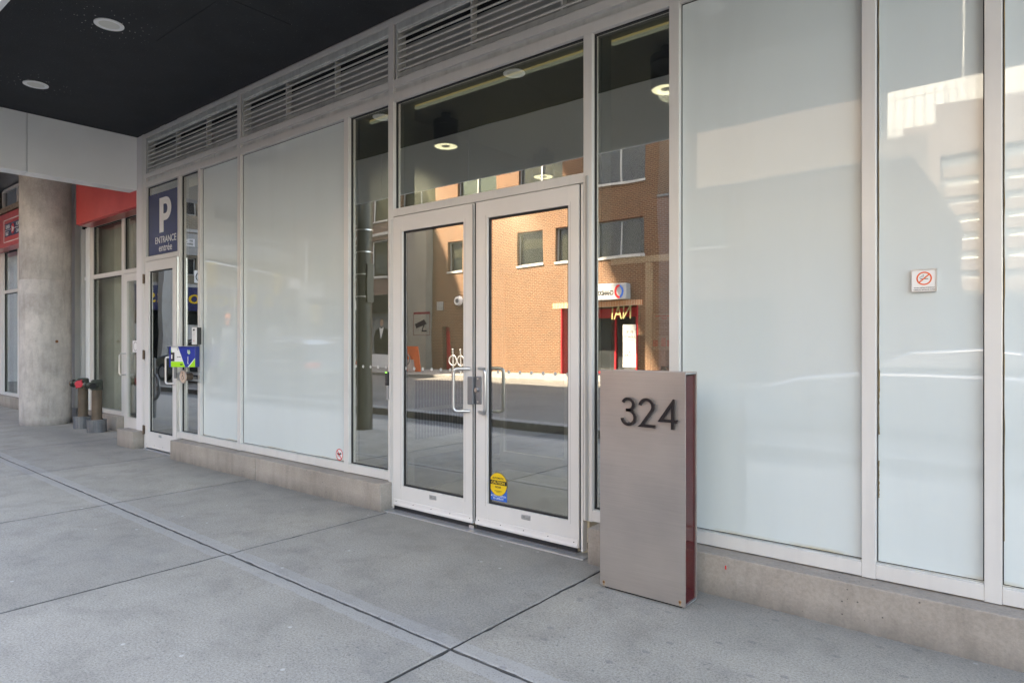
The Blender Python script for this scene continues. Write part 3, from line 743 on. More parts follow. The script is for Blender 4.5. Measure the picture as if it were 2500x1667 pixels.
def arc(cx, cy, r, a0, a1, n=22, ry=None):
    ry = ry or r
    return [(cx+math.cos(R(a0+(a1-a0)*k/n))*r, cy+math.sin(R(a0+(a1-a0)*k/n))*ry) for k in range(n+1)]
W_ = .0155; y0, y1 = -.434, -.424
d3 = MB(); add_ribbon(d3, arc(.050, .0465, .0395, 188, 450, 34, .039)+[(.036, .0855)], W_, -1.802, .927, y0, y1)
add_ribbon(d3, [(.036, .0862)]+arc(.048, .1165, .0325, -88, 160, 30, .0305), W_, -1.802, .927, y0, y1); d3 = d3.build('digit', 'digit', P); d3['label'] = 'black raised digit 3'
d2 = MB(); add_ribbon(d2, arc(.046, .111, .038, 172, -38, 30, .0375)+[(.0165, .0085)], W_, -1.690, .927, y0, y1)
d2.prism([(-1.690-.006, .927), (-1.690+.098, .927), (-1.690+.098, .9425), (-1.690+.012, .9425)], 'y', y0-.0002, y1+.0002); d2 = d2.build('digit', 'digit', P); d2['label'] = 'black raised digit 2'
d4 = MB(); ox, oz = -1.574, .927
d4.prism([(ox+.072, oz), (ox+.0885, oz), (ox+.0885, oz+.158), (ox+.072, oz+.140)], 'y', y0, y1)
d4.prism([(ox-.004, oz+.036), (ox+.106, oz+.036), (ox+.106, oz+.051), (ox+.018, oz+.051)], 'y', y0-.0002, y1+.0002)
d4.prism([(ox-.004, oz+.0362), (ox+.018, oz+.0362), (ox+.0885, oz+.140), (ox+.0885, oz+.158), (ox+.083, oz+.158)], 'y', y0+.0002, y1-.0002); d4 = d4.build('digit', 'digit', P); d4['label'] = 'black raised digit 4'
mb = MB()
for x, z in ((-1.757, .945), (-1.757, 1.07), (-1.63, .94), (-1.60, 1.05), (-1.495, 1.05), (-1.495, .95)): mb.cyl((x, -.4242, z), (x, -.4121, z), .004, seg=8)
mb.build('stud', 'steel_dark', P)
# ------------------------------------------------------------------ parking sign and door hardware
S = thing('parking_sign', 'dark blue P ENTRANCE entree sign filling the pane above the single door', 'sign', (-8.53, .03, 2.5))
bx('sign_panel', 'navy', S, -8.978, -8.118, .0325, .0355, 2.487, 3.262)
mb = MB(); mb.prism([(-8.674, 2.755), (-8.556, 2.755), (-8.556, 2.900)]+[(-8.500+.158*math.cos(R(a)), 3.045+.145*math.sin(R(a))) for a in range(-90, 91, 10)]+[(-8.674, 3.190)], 'y', .0315, .0324)
mb.build('letter', 'letter_white', S)
MB().prism([(-8.556, 2.985)]+[(-8.502+.055*math.cos(R(a)), 3.045+.060*math.sin(R(a))) for a in range(-90, 91, 12)]+[(-8.556, 3.105)], 'y', .0308, .0314).build('letter_counter', 'navy', S)
mb = MB(); add_text(mb, 'ENTRANCE', -8.502, 2.664, .582, .085, .0324, bold=.006); add_text(mb, 'entrée', -8.504, 2.562, .364, .088, .0324, bold=.0)
mb.build('lettering', 'letter_white', S)
I = thing('intercom', 'slim white intercom with black housing fixed on the mullion above the parking reader', 'intercom', (-7.55, -.03, 1.44))
bx('housing', 'black_plastic', I, -7.606, -7.497, -.052, -.001, 1.350, 1.545, .003)
bx('face_plate', 'white_plastic', I, -7.606, -7.496, -.060, -.0525, 1.349, 1.546, .002)
MB().box(-7.575, -7.535, -.0608, -.0602, 1.508, 1.527).build('camera_window', 'dark_glass', I)
mb = MB()
for a in range(-3, 4):
    for b_ in range(-4, 5):
        if a*a/9+b_*b_/18 < 1.0: mb.disc((-7.552+a*.0038, -.0601, 1.478+b_*.006), .0012, 'y', .0006, 6)
mb.build('speaker_holes', 'steel_dark', I)
MB().disc((-7.553, -.0602, 1.393), .007, 'y', .0016, 16).build('call_button', 'red_print', I)
J = thing('parking_reader', 'white blue and lime JPARK card reader box under a steel hood beside the single door', 'card reader', (-7.272, -.158, 1.2))
Jf = -.158
bx('box_body', 'blue_jp', J, -7.80, -7.272, Jf+.001, -.030, 1.095, 1.328, .002)
bx('front_white', 'white_plastic', J, -7.762, -7.272, Jf-.0012, Jf+.0008, 1.097, 1.327)
MB().prism([(-7.762, 1.158), (-7.52, 1.158), (-7.475, 1.0968), (-7.762, 1.0968)], 'y', Jf-.0024, Jf-.0013).prism([(-7.4, 1.0968), (-7.272, 1.0968), (-7.272, 1.19)], 'y', Jf-.0036, Jf-.0026).prism([(-7.762, 1.300), (-7.762, 1.259), (-7.742, 1.259)], 'y', Jf-.0024, Jf-.0013).build('lime_print', 'green', J)
MB().prism([(-7.620, 1.327), (-7.272, 1.327), (-7.272, 1.200), (-7.425, 1.097), (-7.472, 1.097)], 'y', Jf-.0025, Jf-.0013).build('blue_print', 'blue_jp', J)
mb = MB(); add_text(mb, 'JPARK', -7.415, 1.175, .092, .022, Jf-.0026, bold=.04, rot=R(90), t=.0005)
mb.ring((-7.393, Jf-.0026, 1.262), .0165, .0095, 'y', .0006, 20); mb.box(-7.425, -7.416, Jf-.0032, Jf-.0026, 1.252, 1.288)
mb.build('lettering', 'letter_white', J)
mb = MB().ring((-7.395, Jf-.0033, 1.264), .024, .0175, 'y', .0005, 24); mb.build('logo_ring', 'green', J)
mb = MB(); add_text(mb, 'JPARK', -7.60, 1.208, .085, .016, Jf-.0013, bold=.03, t=.0005); mb.build('small_lettering', 'letter_black', J)
MB().box(-7.762, -7.690, Jf-.012, Jf-.0013, 1.163, 1.262, .002).build('card_slot', 'black_plastic', J)
MB().box(-7.745, -7.725, Jf-.020, Jf-.0122, 1.19, 1.235, .002).build('ticket', 'letter_white', J)
MB().box(-7.575, -7.525, Jf-.004, Jf-.0026, 1.118, 1.132).build('reader_slot', 'black_plastic', J)
MB().ring((-7.625, Jf-.0013, 1.300), .012, .007, 'y', .002, 16).build('lock_ring', 'steel_dark', J)
hd = MB().box(-7.815, -7.262, -.205, -.006, 1.3295, 1.333).prism([(-.205, 1.3292), (-.03, 1.3292), (-.03, 1.10), (-.10, 1.12)], 'x', -7.816, -7.8125)
hd.build('hood', 'galv', J); bx('reader_bracket', 'steel', None, 0, 1, 0, 1, 0, 1) if False else None
J.location = (-7.44, -.10, 1.2); J.rotation_euler = (0, 0, R(38)); J.scale = (.56, .75, 1)
K = thing('accessible_push_plate', 'round push plate with wheelchair symbol on a two bar bracket under the card reader', 'push plate', (-7.68, -.1, .98))
mb = MB()
for z in (1.010, .938): mb.box(-8.045, -7.515, -.028, -.019, z-.012, z+.012)
mb.build('bracket_bar', 'galv', K); bx('bracket_end', 'galv', K, -7.535, -7.500, -.018, -.0008, .91, 1.04, .001)
MB().cyl((-7.678, -.118, .980), (-7.678, -.030, .980), .045, seg=28).build('button_housing', 'hinge', K, smooth=True)
MB().cyl((-7.678, -.130, .980), (-7.678, -.1185, .980), .076, .076, 40).build('push_disc', pbr('beige_disc', (.66, .50, .40), .35, .2, .03), K, smooth=True)
MB().ring((-7.678, -.1302, .980), .077, .070, 'y', .002).build('disc_rim', 'steel', K)
mb = MB(); mb.disc((-7.682, -.1305, 1.022), .0075, 'y', .0008, 16)
add_ribbon(mb, [(0, .030), (.001, .004), (.022, .004), (.032, -.022), (.042, -.020)], .006, -7.684, .980, -.1313, -.1305); add_ribbon(mb, [(0, .018), (.020, .018)], .005, -7.684, .980, -.1314, -.1306)
add_ribbon(mb, arc(.006, -.006, .024, 130, 335, 20), .0055, -7.684, .978, -.1312, -.1306); mb.build('wheelchair_symbol', 'letter_black', K)
G = thing('electric_strike_cover', 'narrow grey strike cover on the edge of the single door frame', 'strike', (-8.07, -.02, 1.03))
bx('cover', 'grey_plate', G, -8.094, -8.055, -.045, -.0210, .944, 1.125, .003); MB().cyl((-8.12, -.02, 1.058), (-8.12, -.0065, 1.058), .014, seg=18).build('cylinder', 'steel', G, smooth=True)
T = thing('keypad', 'small black keypad on the mullion left of the double doors', 'keypad', (-4.235, -.01, 1.08))
bx('keypad_body', 'black_plastic', T, -4.258, -4.226, -.024, -.0008, 1.019, 1.132, .003)
MB().box(-4.252, -4.232, -.0252, -.0242, 1.125, 1.129).build('status_lamp', emis('green_led', (.2, 1, .1), .6), T)
bx('cable_cover', 'galv', T, -4.252, -4.232, -.012, -.0008, .90, 1.016, .001)
mb = MB()
for i in range(5):
    for j in range(2): mb.box(-4.250+j*.010, -4.243+j*.010, -.0248, -.0242, 1.04+i*.015, 1.048+i*.015)
mb.build('keys', 'steel_dark', T)
# ------------------------------------------------------------------ notices on the glass
Q = thing('caution_sticker', 'round yellow AUTOMATIC CAUTION DOOR sticker on a blue square low on the right door', 'sticker', (-3.056, .017, .33))
bx('blue_square', 'blue', Q, -3.135, -2.977, .0155, .0172, .236, .352)
MB().disc((-3.056, .0154, .355), .0835, 'y', .0008, 44).build('yellow_disc', 'yellow', Q)
MB().ring((-3.056, .0145, .355), .0845, .0815, 'y', .0005, 44).build('disc_outline', 'steel_dark', Q)
MB().box(-3.137, -2.975, .0134, .0144, .352, .382).build('black_band', 'letter_black', Q)
mb = MB(); add_text(mb, 'CAUTION', -3.056, .367, .125, .021, .0133, bold=.03, t=.0005); mb.build('band_lettering', 'yellow', Q)
mb = MB(); add_text(mb, 'AUTOMATIC', -3.056, .399, .108, .014, .0144, bold=.02, t=.0005); add_text(mb, 'DOOR', -3.056, .334, .055, .015, .0144, bold=.03, t=.0005)
mb.box(-3.09, -3.022, .0139, .0144, .305, .308).box(-3.075, -3.035, .0139, .0144, .297, .299); mb.build('black_lettering', 'letter_black', Q)
mb = MB(); add_text(mb, 'ACTIVATE SWITCH', -3.056, .270, .140, .013, .0154, bold=.02, t=.0005); add_text(mb, 'TO OPERATE', -3.056, .251, .098, .013, .0154, bold=.02, t=.0005); mb.build('white_lettering', 'letter_white', Q)
U = thing('no_smoking_sign', 'small white framed no smoking sign on the frosted pane at the right', 'sign', (-.435, .03, 1.67))
bx('sign_plate', 'letter_white', U, -.484, -.387, .024, .0335, 1.6215, 1.7225, .001)
mb = MB(); x0, x1, z0, z1 = -.4865, -.3845, 1.619, 1.725
mb.box(x0, x1, .020, .0335, z0, z0+.003).box(x0, x1, .020, .0335, z1-.003, z1).box(x0, x0+.003, .020, .0335, z0+.003, z1-.003).box(x1-.003, x1, .020, .0335, z0+.003, z1-.003); mb.build('sign_frame', 'steel', U)
mb = MB().ring((-.4345, .0236, 1.682), .0315, .0255, 'y', .0006, 44); c_, s__ = math.cos(R(42)), math.sin(R(42))
mb.prism([(-.4345+a*c_-b_*s__, 1.682+a*s__+b_*c_) for a, b_ in ((-.028, -.0028), (.028, -.0028), (.028, .0028), (-.028, .0028))], 'y', .0228, .0231); mb.build('prohibition_ring', 'orange', U)
mb = MB().box(-.450, -.418, .0233, .0236, 1.6785, 1.6815); add_ribbon(mb, [(0, 0), (.002, .005), (.008, .006), (.010, .012), (.016, .015), (.017, .009), (.011, .003)], .0014, -.4525, 1.684, .0233, .0236)
add_text(mb, 'WITHIN 9 METERS OF ENTRANCE', -.4345, 1.6385, .084, .0050, .0236, t=.0003, bold=.02); add_text(mb, 'A MOINS DE 9 METRES DES ENTREES', -.4345, 1.6285, .088, .0050, .0236, t=.0003, bold=.02); mb.build('print', 'letter_black', U)
V = thing('no_dogs_sticker', 'small round red no dogs sticker at the bottom corner of the wide frosted pane', 'sticker', (-4.958, .03, .36))
MB().disc((-4.958, .0355, .361), .050, 'y', .0008, 40).build('white_disc', 'letter_white', V)
mb = MB().ring((-4.958, .0346, .361), .052, .044, 'y', .0005, 44); c_, s__ = math.cos(R(-50)), math.sin(R(-50))
mb.prism([(-4.958+a*c_-b_*s__, .361+a*s__+b_*c_) for a, b_ in ((-.046, -.0045), (.046, -.0045), (.046, .0045), (-.046, .0045))], 'y', .0332, .0335); mb.build('prohibition_ring', 'red_print', V)
mb = MB(); dx, dz = -4.958, .361
mb.prism([(dx-.030, dz+.004), (dx-.022, dz+.012), (dx+.008, dz+.010), (dx+.016, dz+.022), (dx+.020, dz+.016), (dx+.032, dz+.012), (dx+.030, dz+.005), (dx+.016, dz+.002), (dx+.012, dz-.006), (dx-.022, dz-.005)], 'y', .0337, .0345)
for xx, l in ((-.022, .026), (-.016, .022), (.004, .026), (.010, .023)): mb.box(dx+xx-.0015, dx+xx+.0015, .0338, .0344, dz-l, dz-.004)
mb.box(dx-.034, dx-.028, .0338, .0344, dz+.003, dz+.014); mb.build('dog_silhouette', 'letter_black', V)
# lobby notice behind the narrow pane
W = thing('lobby_notice', 'pale paper notice with red heading inside the lobby behind the narrow pane', 'notice', (-2.05, .6, 1.42))
bx('paper', pbr('notice_paper', (.34, .34, .32), .7, 0, .02), W, -2.136, -1.95, .598, .600, 1.325, 1.580)
mb = MB()
for i, (z, a, b_) in enumerate(((1.562, -2.105, -1.97), (1.545, -2.06, -2.02))): mb.box(a, b_, .596, .5975, z-.005, z+.004)
mb.box(-2.125, -2.088, .596, .5975, 1.35, 1.395).box(-2.062, -2.028, .596, .5975, 1.35, 1.41).box(-2.02, -1.985, .596, .5975, 1.35, 1.395).build('red_print', 'red_print', W)
mb = MB()
for z in (1.525, 1.515, 1.505, 1.495, 1.475, 1.466, 1.448, 1.439, 1.43): mb.box(-2.105, -1.975, .596, .5975, z-.0018, z+.0018)
mb.build('black_print', 'letter_black', W)
bx('stand', 'steel_dark', W, -2.06, -2.04, .602, .62, .012, 1.5)

# ------------------------------------------------------------------ concrete column and standpipes
def column():
    mb = MB(); bm = mb.bm; seg = 64; zs = [-.05, .05, .6, 1.2, 1.8, 2.4, 2.402, 2.41, 2.412, 3.0, 3.6, 4.2, 4.72]; rs = [.365]*len(zs); rs[6] = .362; rs[7] = .362
    rings = [[bm.verts.new((-13.1+math.cos(2*math.pi*k/seg)*r, .05+math.sin(2*math.pi*k/seg)*r, z)) for k in range(seg)] for z, r in zip(zs, rs)]
    for a, b_ in zip(rings, rings[1:]):
        for k in range(seg): bm.faces.new((a[k], a[(k+1) % seg], b_[(k+1) % seg], b_[k]))
    o = mb.build('concrete_column', 'column'); 
    for p in o.data.polygons: p.use_smooth = True
    return tag(o, 'thick round bare concrete column standing on the pavement under the white beam', 'column')
cc_ = column()
MB().cyl((-12.733, .106, 1.385), (-12.75, .104, 1.385), .022, .028, 9).build('rust_spot', 'rust', cc_)
M['pipe_paint'] = pbr('standpipe_paint', (.105, .075, .052), .55, .1, .25, 6, .2, 40, streak=.4, dark=(.07, .07, .05))
M['pipe_green'] = pbr('verdigris_casting', (.05, .058, .048), .5, .3, .35, 14, .3, 60)
M['collar'] = pbr('lead_collar', (.12, .125, .135), .6, .1, .3, 7, .3, 40, streak=.5, dark=(.33, .32, .31))
def standpipe(x, y, lab, cap):
    d = thing('standpipe', lab, 'standpipe', (x, y, 0), 'fire standpipes beside the column')
    MB().cyl((x, y, -.02), (x, y, .185), .132, .130, 36).ring((x, y, .192), .134, .09, 'z', .014).build('collar', 'collar', d, smooth=True)
    MB().cyl((x, y, .15), (x, y, .66), .072, .070, 32).cyl((x, y, .17), (x, y, .21), .085, .078, 32).build('riser', 'pipe_paint', d, smooth=True)
    h = MB().cyl((x, y, .645), (x, y, .785), .082, .080, 32).cyl((x, y, .785), (x, y, .80), .080, .060, 32)
    # two hose branches pointing out to the pavement
    for ang, nm in ((-141, 'far'), (-36, 'near')):
        dx, dy = math.cos(R(ang)), math.sin(R(ang)); p0 = Vector((x, y, .715)); u = Vector((dx, dy, 0))
        h.cyl(p0, p0+u*.17, .050, .046, 24).cyl(p0+u*.14, p0+u*.165, .062, .062, 8)
    h.build('twin_head', 'pipe_green', d, smooth=True)
    u = Vector((math.cos(R(-36)), math.sin(R(-36)), 0)); p0 = Vector((x, y, .715))
    u2 = Vector((math.cos(R(-141)), math.sin(R(-141)), 0))
    if cap:
        c = MB().cyl(p0+u*.168, p0+u*.185, .056, .056, 30)
        v_ = Vector((0, 0, 1)).cross(u)
        for a in (60, 240): c.cyl(p0+u*.176+(Vector((0, 0, 1))*math.sin(R(a))+v_*math.cos(R(a)))*.05, p0+u*.176+(Vector((0, 0, 1))*math.sin(R(a))+v_*math.cos(R(a)))*.075, .012, .012, 10)
        c.build('red_cap', pbr('red_plastic_cap', (.55, .02, .045), .4, 0, .05), d, smooth=True)
    else:
        r_ = MB().cyl(p0+u*.15, p0+u*.18, .056, .054, 30, cap=False).build('outlet_ring', 'pipe_green', d, smooth=True)
        MB().cyl(p0+u*.1705, p0+u*.1735, .044, .044, 30).build('open_bore', 'void', d)
    MB().cyl(p0+u2*.168, p0+u2*.19, .052, .050, 24).cyl(p0+u2*.19, p0+u2*.215, .012, .012, 10).build('outlet_cap', 'hinge', d, smooth=True)
    return d
standpipe(-11.93, .23, 'brown standpipe with a bright red cap, nearer the concrete column', True)
standpipe(-11.26, .20, 'brown standpipe with an open black outlet, nearer the shopfront', False)
# ------------------------------------------------------------------ neighbouring shop
NB = thing('neighbour_shop', 'set back neighbouring shop with red fascia boxes and pale window frames left of the beam', 'building', (-14, .6, 0))
YN = .53
def fr(x0, x1, z0, z1, nm='window_frame', m='frame', y=YN, d=.09): return bx(nm, m, NB, x0, x1, y, y+d, z0, z1, .002)
M['nglass'] = glossy_mix('shop_glass', .14, (.80, .83, .80), 0, .003, 1.6)
M['frost_grey'] = pbr('shop_film', (.45, .46, .41), .15, 0, .06, .8, spec=.4)
M['shop_in'] = pbr('shop_interior', (.62, .60, .52), .7, 0, .04, .6)
def ngl(x0, x1, z0, z1): 
    o = bx('glass_pane', 'nglass', NB, x0, x1, YN+.04, YN+.046, z0, z1)
    MB().box(x0, x0+.014, YN+.02, YN+.039, z0, z1).box(x0+.014, x1, YN+.025, YN+.039, z1-.010, z1).build('gasket', 'gasket', o)
# bay beside the door
fr(-12.56, -12.42, .2245, 3.33); fr(-11.22, -11.115, .02, 3.33); fr(-12.42, -11.2205, .2247, .290); fr(-12.419, -11.2205, 2.43, 2.50); fr(-12.419, -11.2205, 3.31, 3.36)
fr(-11.1145, -9.31, 2.435, 2.50); fr(-11.1145, -9.31, 3.31, 3.36)
ngl(-12.419, -11.2205, .291, 2.429); ngl(-12.419, -11.2205, 2.501, 3.309); ngl(-11.114, -9.31, 2.501, 3.309)
ND = MB().box(-11.105, -11.00, YN-.005, YN+.045, .03, 2.43).box(-10.30, -10.20, YN-.005, YN+.045, .03, 2.43).box(-11.0, -10.30, YN-.005, YN+.045, 2.31, 2.43).box(-11.0, -10.30, YN-.005, YN+.045, .03, .22).build('door', 'door_frame', NB, bevel=.001)
bx('glass_pane', 'nglass', ND, -11.0, -10.30, YN+.02, YN+.026, .22, 2.31)
MB().tube([(-11.04, YN-.006, 1.20), (-11.04, YN-.08, 1.20), (-11.06, YN-.09, 1.17), (-11.06, YN-.09, .90), (-11.04, YN-.08, .87), (-11.04, YN-.006, .87)], .013, 10).build('handle', 'steel', ND, smooth=True)
nst = MB().box(-10.83, -10.62, YN+.012, YN+.0145, 1.22, 1.40).build('door_sticker', 'letter_white', ND)
MB().ring((-10.725, YN+.0117, 1.31), .07, .062, 'y', .0006).build('sticker_ring', 'letter_black', nst)
fr(-10.195, -9.31, .02, 2.43, 'shop_panel', 'trim')
# grey stepped panels between bay and pilaster
fr(-12.64, -12.565, .225, 3.33, 'corner_panel', 'fascia', YN-.01); fr(-12.85, -12.6405, .225, 3.33, 'corner_panel', 'fascia', YN+.03); fr(-12.96, -12.8505, .225, 3.33, 'dark_slot', 'dark_glass', YN+.06); fr(-13.03, -12.9605, .225, 3.33, 'window_frame', 'frame', YN+.01); fr(-13.13, -13.0305, .225, 4.2, 'dark_slot', 'void', YN+.07); 
fr(-12.955, -12.86, 2.44, 2.50, 'window_frame', 'frame', YN+.04, .018)
pl = fr(-13.62, -13.1305, .225, 4.7, 'pilaster', 'frame', YN-.04, .14)
fr(-13.62, -13.132, -.02, .223, 'pilaster_base', 'grey_plate', YN-.02, .12)
# bay left of the column and further on
for k in range(4):
    x0 = -17.80-k*2.95; 
    fr(x0, x0+.10, .225, 3.36); fr(x0+.1005, x0+.20, .225, 3.36, 'window_frame', 'frame', YN+.008)
    fr(x0+.2005, x0+1.18, .225, .290); fr(x0+.2005, x0+1.18, 2.42, 2.49); fr(x0+1.1805, x0+1.27, .225, 3.36); fr(x0+1.2705, x0+2.94, .225, 3.36, 'shop_panel', 'trim', YN+.02)
    ngl(x0+.2005, x0+1.1795, .2905, 2.4195); ngl(x0+.2005, x0+1.1795, 2.4905, 3.309); 
fr(-16.525, -13.6205, .225, 3.36, 'shop_panel', 'trim', YN+.03) 
# clerestory windows above the red boxes
for x0 in (-23.4, -20.6, -17.72, -14.95, -12.6, -10.9):
    fr(x0, x0+.07, 4.215, 4.66, 'clerestory_frame'); fr(x0+.0705, x0+2.2, 4.62, 4.68, 'clerestory_frame'); fr(x0+.0705, x0+2.2, 4.215, 4.27, 'clerestory_frame')
    o = bx('clerestory_pane', 'dark_glass', NB, x0+.0705, x0+1.05, YN+.04, YN+.05, 4.27, 4.62); fr(x0+1.0505, x0+1.12, 4.27, 4.62, 'clerestory_frame'); bx('clerestory_pane', 'dark_glass', NB, x0+1.1205, x0+2.2, YN+.04, YN+.05, 4.27, 4.62)
bx('stone_ledge', pbr('crumbled_ledge', (.30, .235, .19), .9, 0, .45, 22, .9, 30), NB, -28, -13.63, YN-.12, YN+.1, 4.10, 4.213)
bx('back_wall', 'in_dark', NB, -28, -9.6, 3.0, 3.1, .0, 4.7); bx('shop_floor', 'in_floor', NB, -28, -9.55, YN+.1, 3.0, -.03, .0)
bx('display_wall', 'shop_in', NB, -11.95, -11.2, YN+.16, YN+.2, .25, 3.3); bx('display_wall', 'frost_grey', NB, -12.6, -11.955, YN+.2, YN+.25, .25, 3.3); bx('display_wall', 'frost_grey', NB, -17.7, -16.5, YN+.2, YN+.25, .2, 3.3)
bx('shop_ceiling', 'in_dark', NB, -28, -9.55, YN+.1, 3.0, 3.37, 3.45)
bx('shop_upper_wall', 'trim', NB, -28, -9.55, YN+.06, YN+.09, 3.4505, 4.2)
bx('shop_plinth', 'plinth', NB, -12.56, -11.12, .425, YN+.1, -.02, .2235, .005); bx('shop_plinth', 'plinth', NB, -28, -13.64, .425, YN+.1, -.02, .2235, .005)
def redbox(x0, x1, lab):
    o = bx('red_fascia_box', 'red_satin', None, x0, x1, .30, YN-.004, 3.315, 4.00, .006)
    return tag(o, lab, 'fascia box', 'red fascia boxes of the neighbouring shop')
def redm():
    m, t, b = newmat('red_satin_aluminium'); p = pos(t)
    L(t, ramp(t, noise(t, p, 2.0, 3), [(.3, (.50, .022, .022)), (.7, (.62, .06, .055))]), b.inputs['Base Color'])
    b.inputs['Roughness'].default_value = .34; b.inputs['Specular IOR Level'].default_value = .7; b.inputs['Coat Weight'].default_value = .3; b.inputs['Coat Roughness'].default_value = .3
    return m
M['red_satin'] = redm()
r1 = redbox(-12.47, -9.6, 'plain red fascia box over the shop door right of the column')
bx('soffit_lip', 'red_paint', r1, -12.46, -9.6, .33, YN-.006, 3.300, 3.3145)
r2 = redbox(-27, -13.64, 'red fascia box left of the column carrying the post sign')
Z = thing('post_sign', 'blue and red Canada Post sign outlined in white on the red box', 'sign', (-15.9, .29, 3.6))
zx0, zx1, zz0, zz1 = -16.60, -13.9, 3.40, 3.86
def rectline(mb, x0, x1, z0, z1, t, y): mb.box(x0, x1, y-.004, y, z0, z0+t).box(x0, x1, y-.004, y, z1-t, z1).box(x0, x0+t, y-.004, y, z0+t, z1-t).box(x1-t, x1, y-.004, y, z0+t, z1-t)
mb = MB(); rectline(mb, zx0, zx1, zz0, zz1, .016, .2985); mb.build('white_outline', 'letter_white', Z)
bx('blue_panel', 'navy', Z, -16.50, -14.4, .292, .2985, 3.51, 3.77)
mb = MB(); mb.box(-16.50, -14.4, .290, .2915, 3.634, 3.644)
add_text(mb, 'CANADA', -16.30, 3.705, .28, .075, .2918, bold=.02, t=.002); add_text(mb, 'POST', -16.345, 3.57, .19, .075, .2918, bold=.02, t=.002)
add_text(mb, 'POSTES', -15.56, 3.705, .36, .075, .2918, bold=.02, t=.002); add_text(mb, 'CANADA', -15.56, 3.57, .36, .075, .2918, bold=.02, t=.002); mb.build('lettering', 'letter_white', Z)
MB().disc((-15.96, .2893, 3.639), .105, 'y', .002, 32).build('red_disc', 'red_print', Z)
mb = MB().prism([(-16.03, 3.70), (-15.865, 3.645), (-15.90, 3.62), (-15.92, 3.585), (-16.03, 3.575), (-15.985, 3.63)], 'y', .285, .2868); mb.build('wing_emblem', 'letter_white', Z)
NSo = bx('shop_soffit', 'grey_plate', NB, -28, -9.53, -2.38, YN+.08, 4.71, 4.80)
bx('sun_block_storeys', 'trim', NB, -28, -9.53, -2.39, 14, 4.82, 16)  # unseen mass, its height chosen to keep direct sun off the road
bx('shop_fascia', 'fascia', NB, -28, -9.53, -2.40, -2.395, 4.5, 4.9)
pa = MB().prism([(-70, 15.9), (-28.4, 15.9), (-28.4-30.1/SL, 46), (-70, 46)], 'y', -2.38, 14).box(-70, -28.01, -2.38, 14, -.2, 15.9).build('added_sun_block', 'trim')  # added sun blocker; its sloping side bounds the lit patch across the street
tag(pa, 'unseen pale block added at the far left, slanted to shape the sun patch', 'building')
for k in range(7):
    bx('shop_window', 'dark_glass', pa, -33-k*4.2, -30-k*4.2, -2.40, -2.381, .5, 3.4)  # panes on the added sun-blocking mass

# rusty sealant stains down the edges of the frosted panes
M['sealant'] = pbr('stained_sealant', (.20, .13, .04), .8, 0, .5, 9)
for x, z0, z1, w_ in ((-.6265, .62, .80, .004), (-.6265, .93, 1.30, .005), (-.6268, 1.3, 3.3, .0028), (-.2075, .9, 3.2, .0035), (-.1335, .5, 2.9, .003), (-.7005, 1.8, 3.2, .0022)):
    rnd = random.Random(int(z0*100)); n = 24; pts = [(x, z0)]+[(x+w_*(.35+rnd.random()*.9), z0+(z1-z0)*k/n) for k in range(n+1)]+[(x, z1)]
    MB().prism(pts, 'y', .0342, .0354).build('sealant_stain', 'sealant', B)
bx('paint_mark', 'red_print', B, -1.335, -1.328, -.1212, -.1203, .155, .175)

CSK = thing('camera_sticker', 'brown see-through sticker with a surveillance camera symbol on the left leaf of the double doors', 'sticker', (-3.86, .016, 1.52))
MB().box(-3.953, -3.765, .0162, .0172, 1.435, 1.437).box(-3.953, -3.765, .0162, .0172, 1.603, 1.620).box(-3.953, -3.951, .0162, .0172, 1.437, 1.603).box(-3.767, -3.765, .0162, .0172, 1.437, 1.603).build('sticker_border', pbr('sticker_maroon', (.10, .012, .012), .5, 0, 0), CSK)
MB().prism([(-3.935, 1.525), (-3.83, 1.560), (-3.80, 1.525), (-3.92, 1.490)], 'y', .0160, .0172).prism([(-3.84, 1.515), (-3.825, 1.52), (-3.85, 1.475), (-3.80, 1.475), (-3.80, 1.463), (-3.86, 1.463)], 'y', .0160, .0172).build('camera_symbol', 'letter_black', CSK)
# ------------------------------------------------------------------ across the street (seen mirrored in the glass)
def wallgrid(mb, x0, x1, z0, z1, y0, y1, holes, axis='y'):
    xs = sorted({x0, x1} | {h[0] for h in holes} | {h[1] for h in holes}); zs = sorted({z0, z1} | {h[2] for h in holes} | {h[3] for h in holes})
    xs = [x for x in xs if x0 <= x <= x1]; zs = [z for z in zs if z0 <= z <= z1]
    for a, b in zip(xs, xs[1:]):
        run = None
        for c, d in zip(zs, zs[1:]):
            mx, mz = (a+b)/2, (c+d)/2
            hole = any(h[0] < mx < h[1] and h[2] < mz < h[3] for h in holes)
            if hole:
                if run is not None: (mb.box(a, b, y0, y1, run, c) if axis == 'y' else mb.box(y0, y1, a, b, run, c)); run = None
            elif run is None: run = c
        if run is not None: (mb.box(a, b, y0, y1, run, zs[-1]) if axis == 'y' else mb.box(y0, y1, a, b, run, zs[-1]))
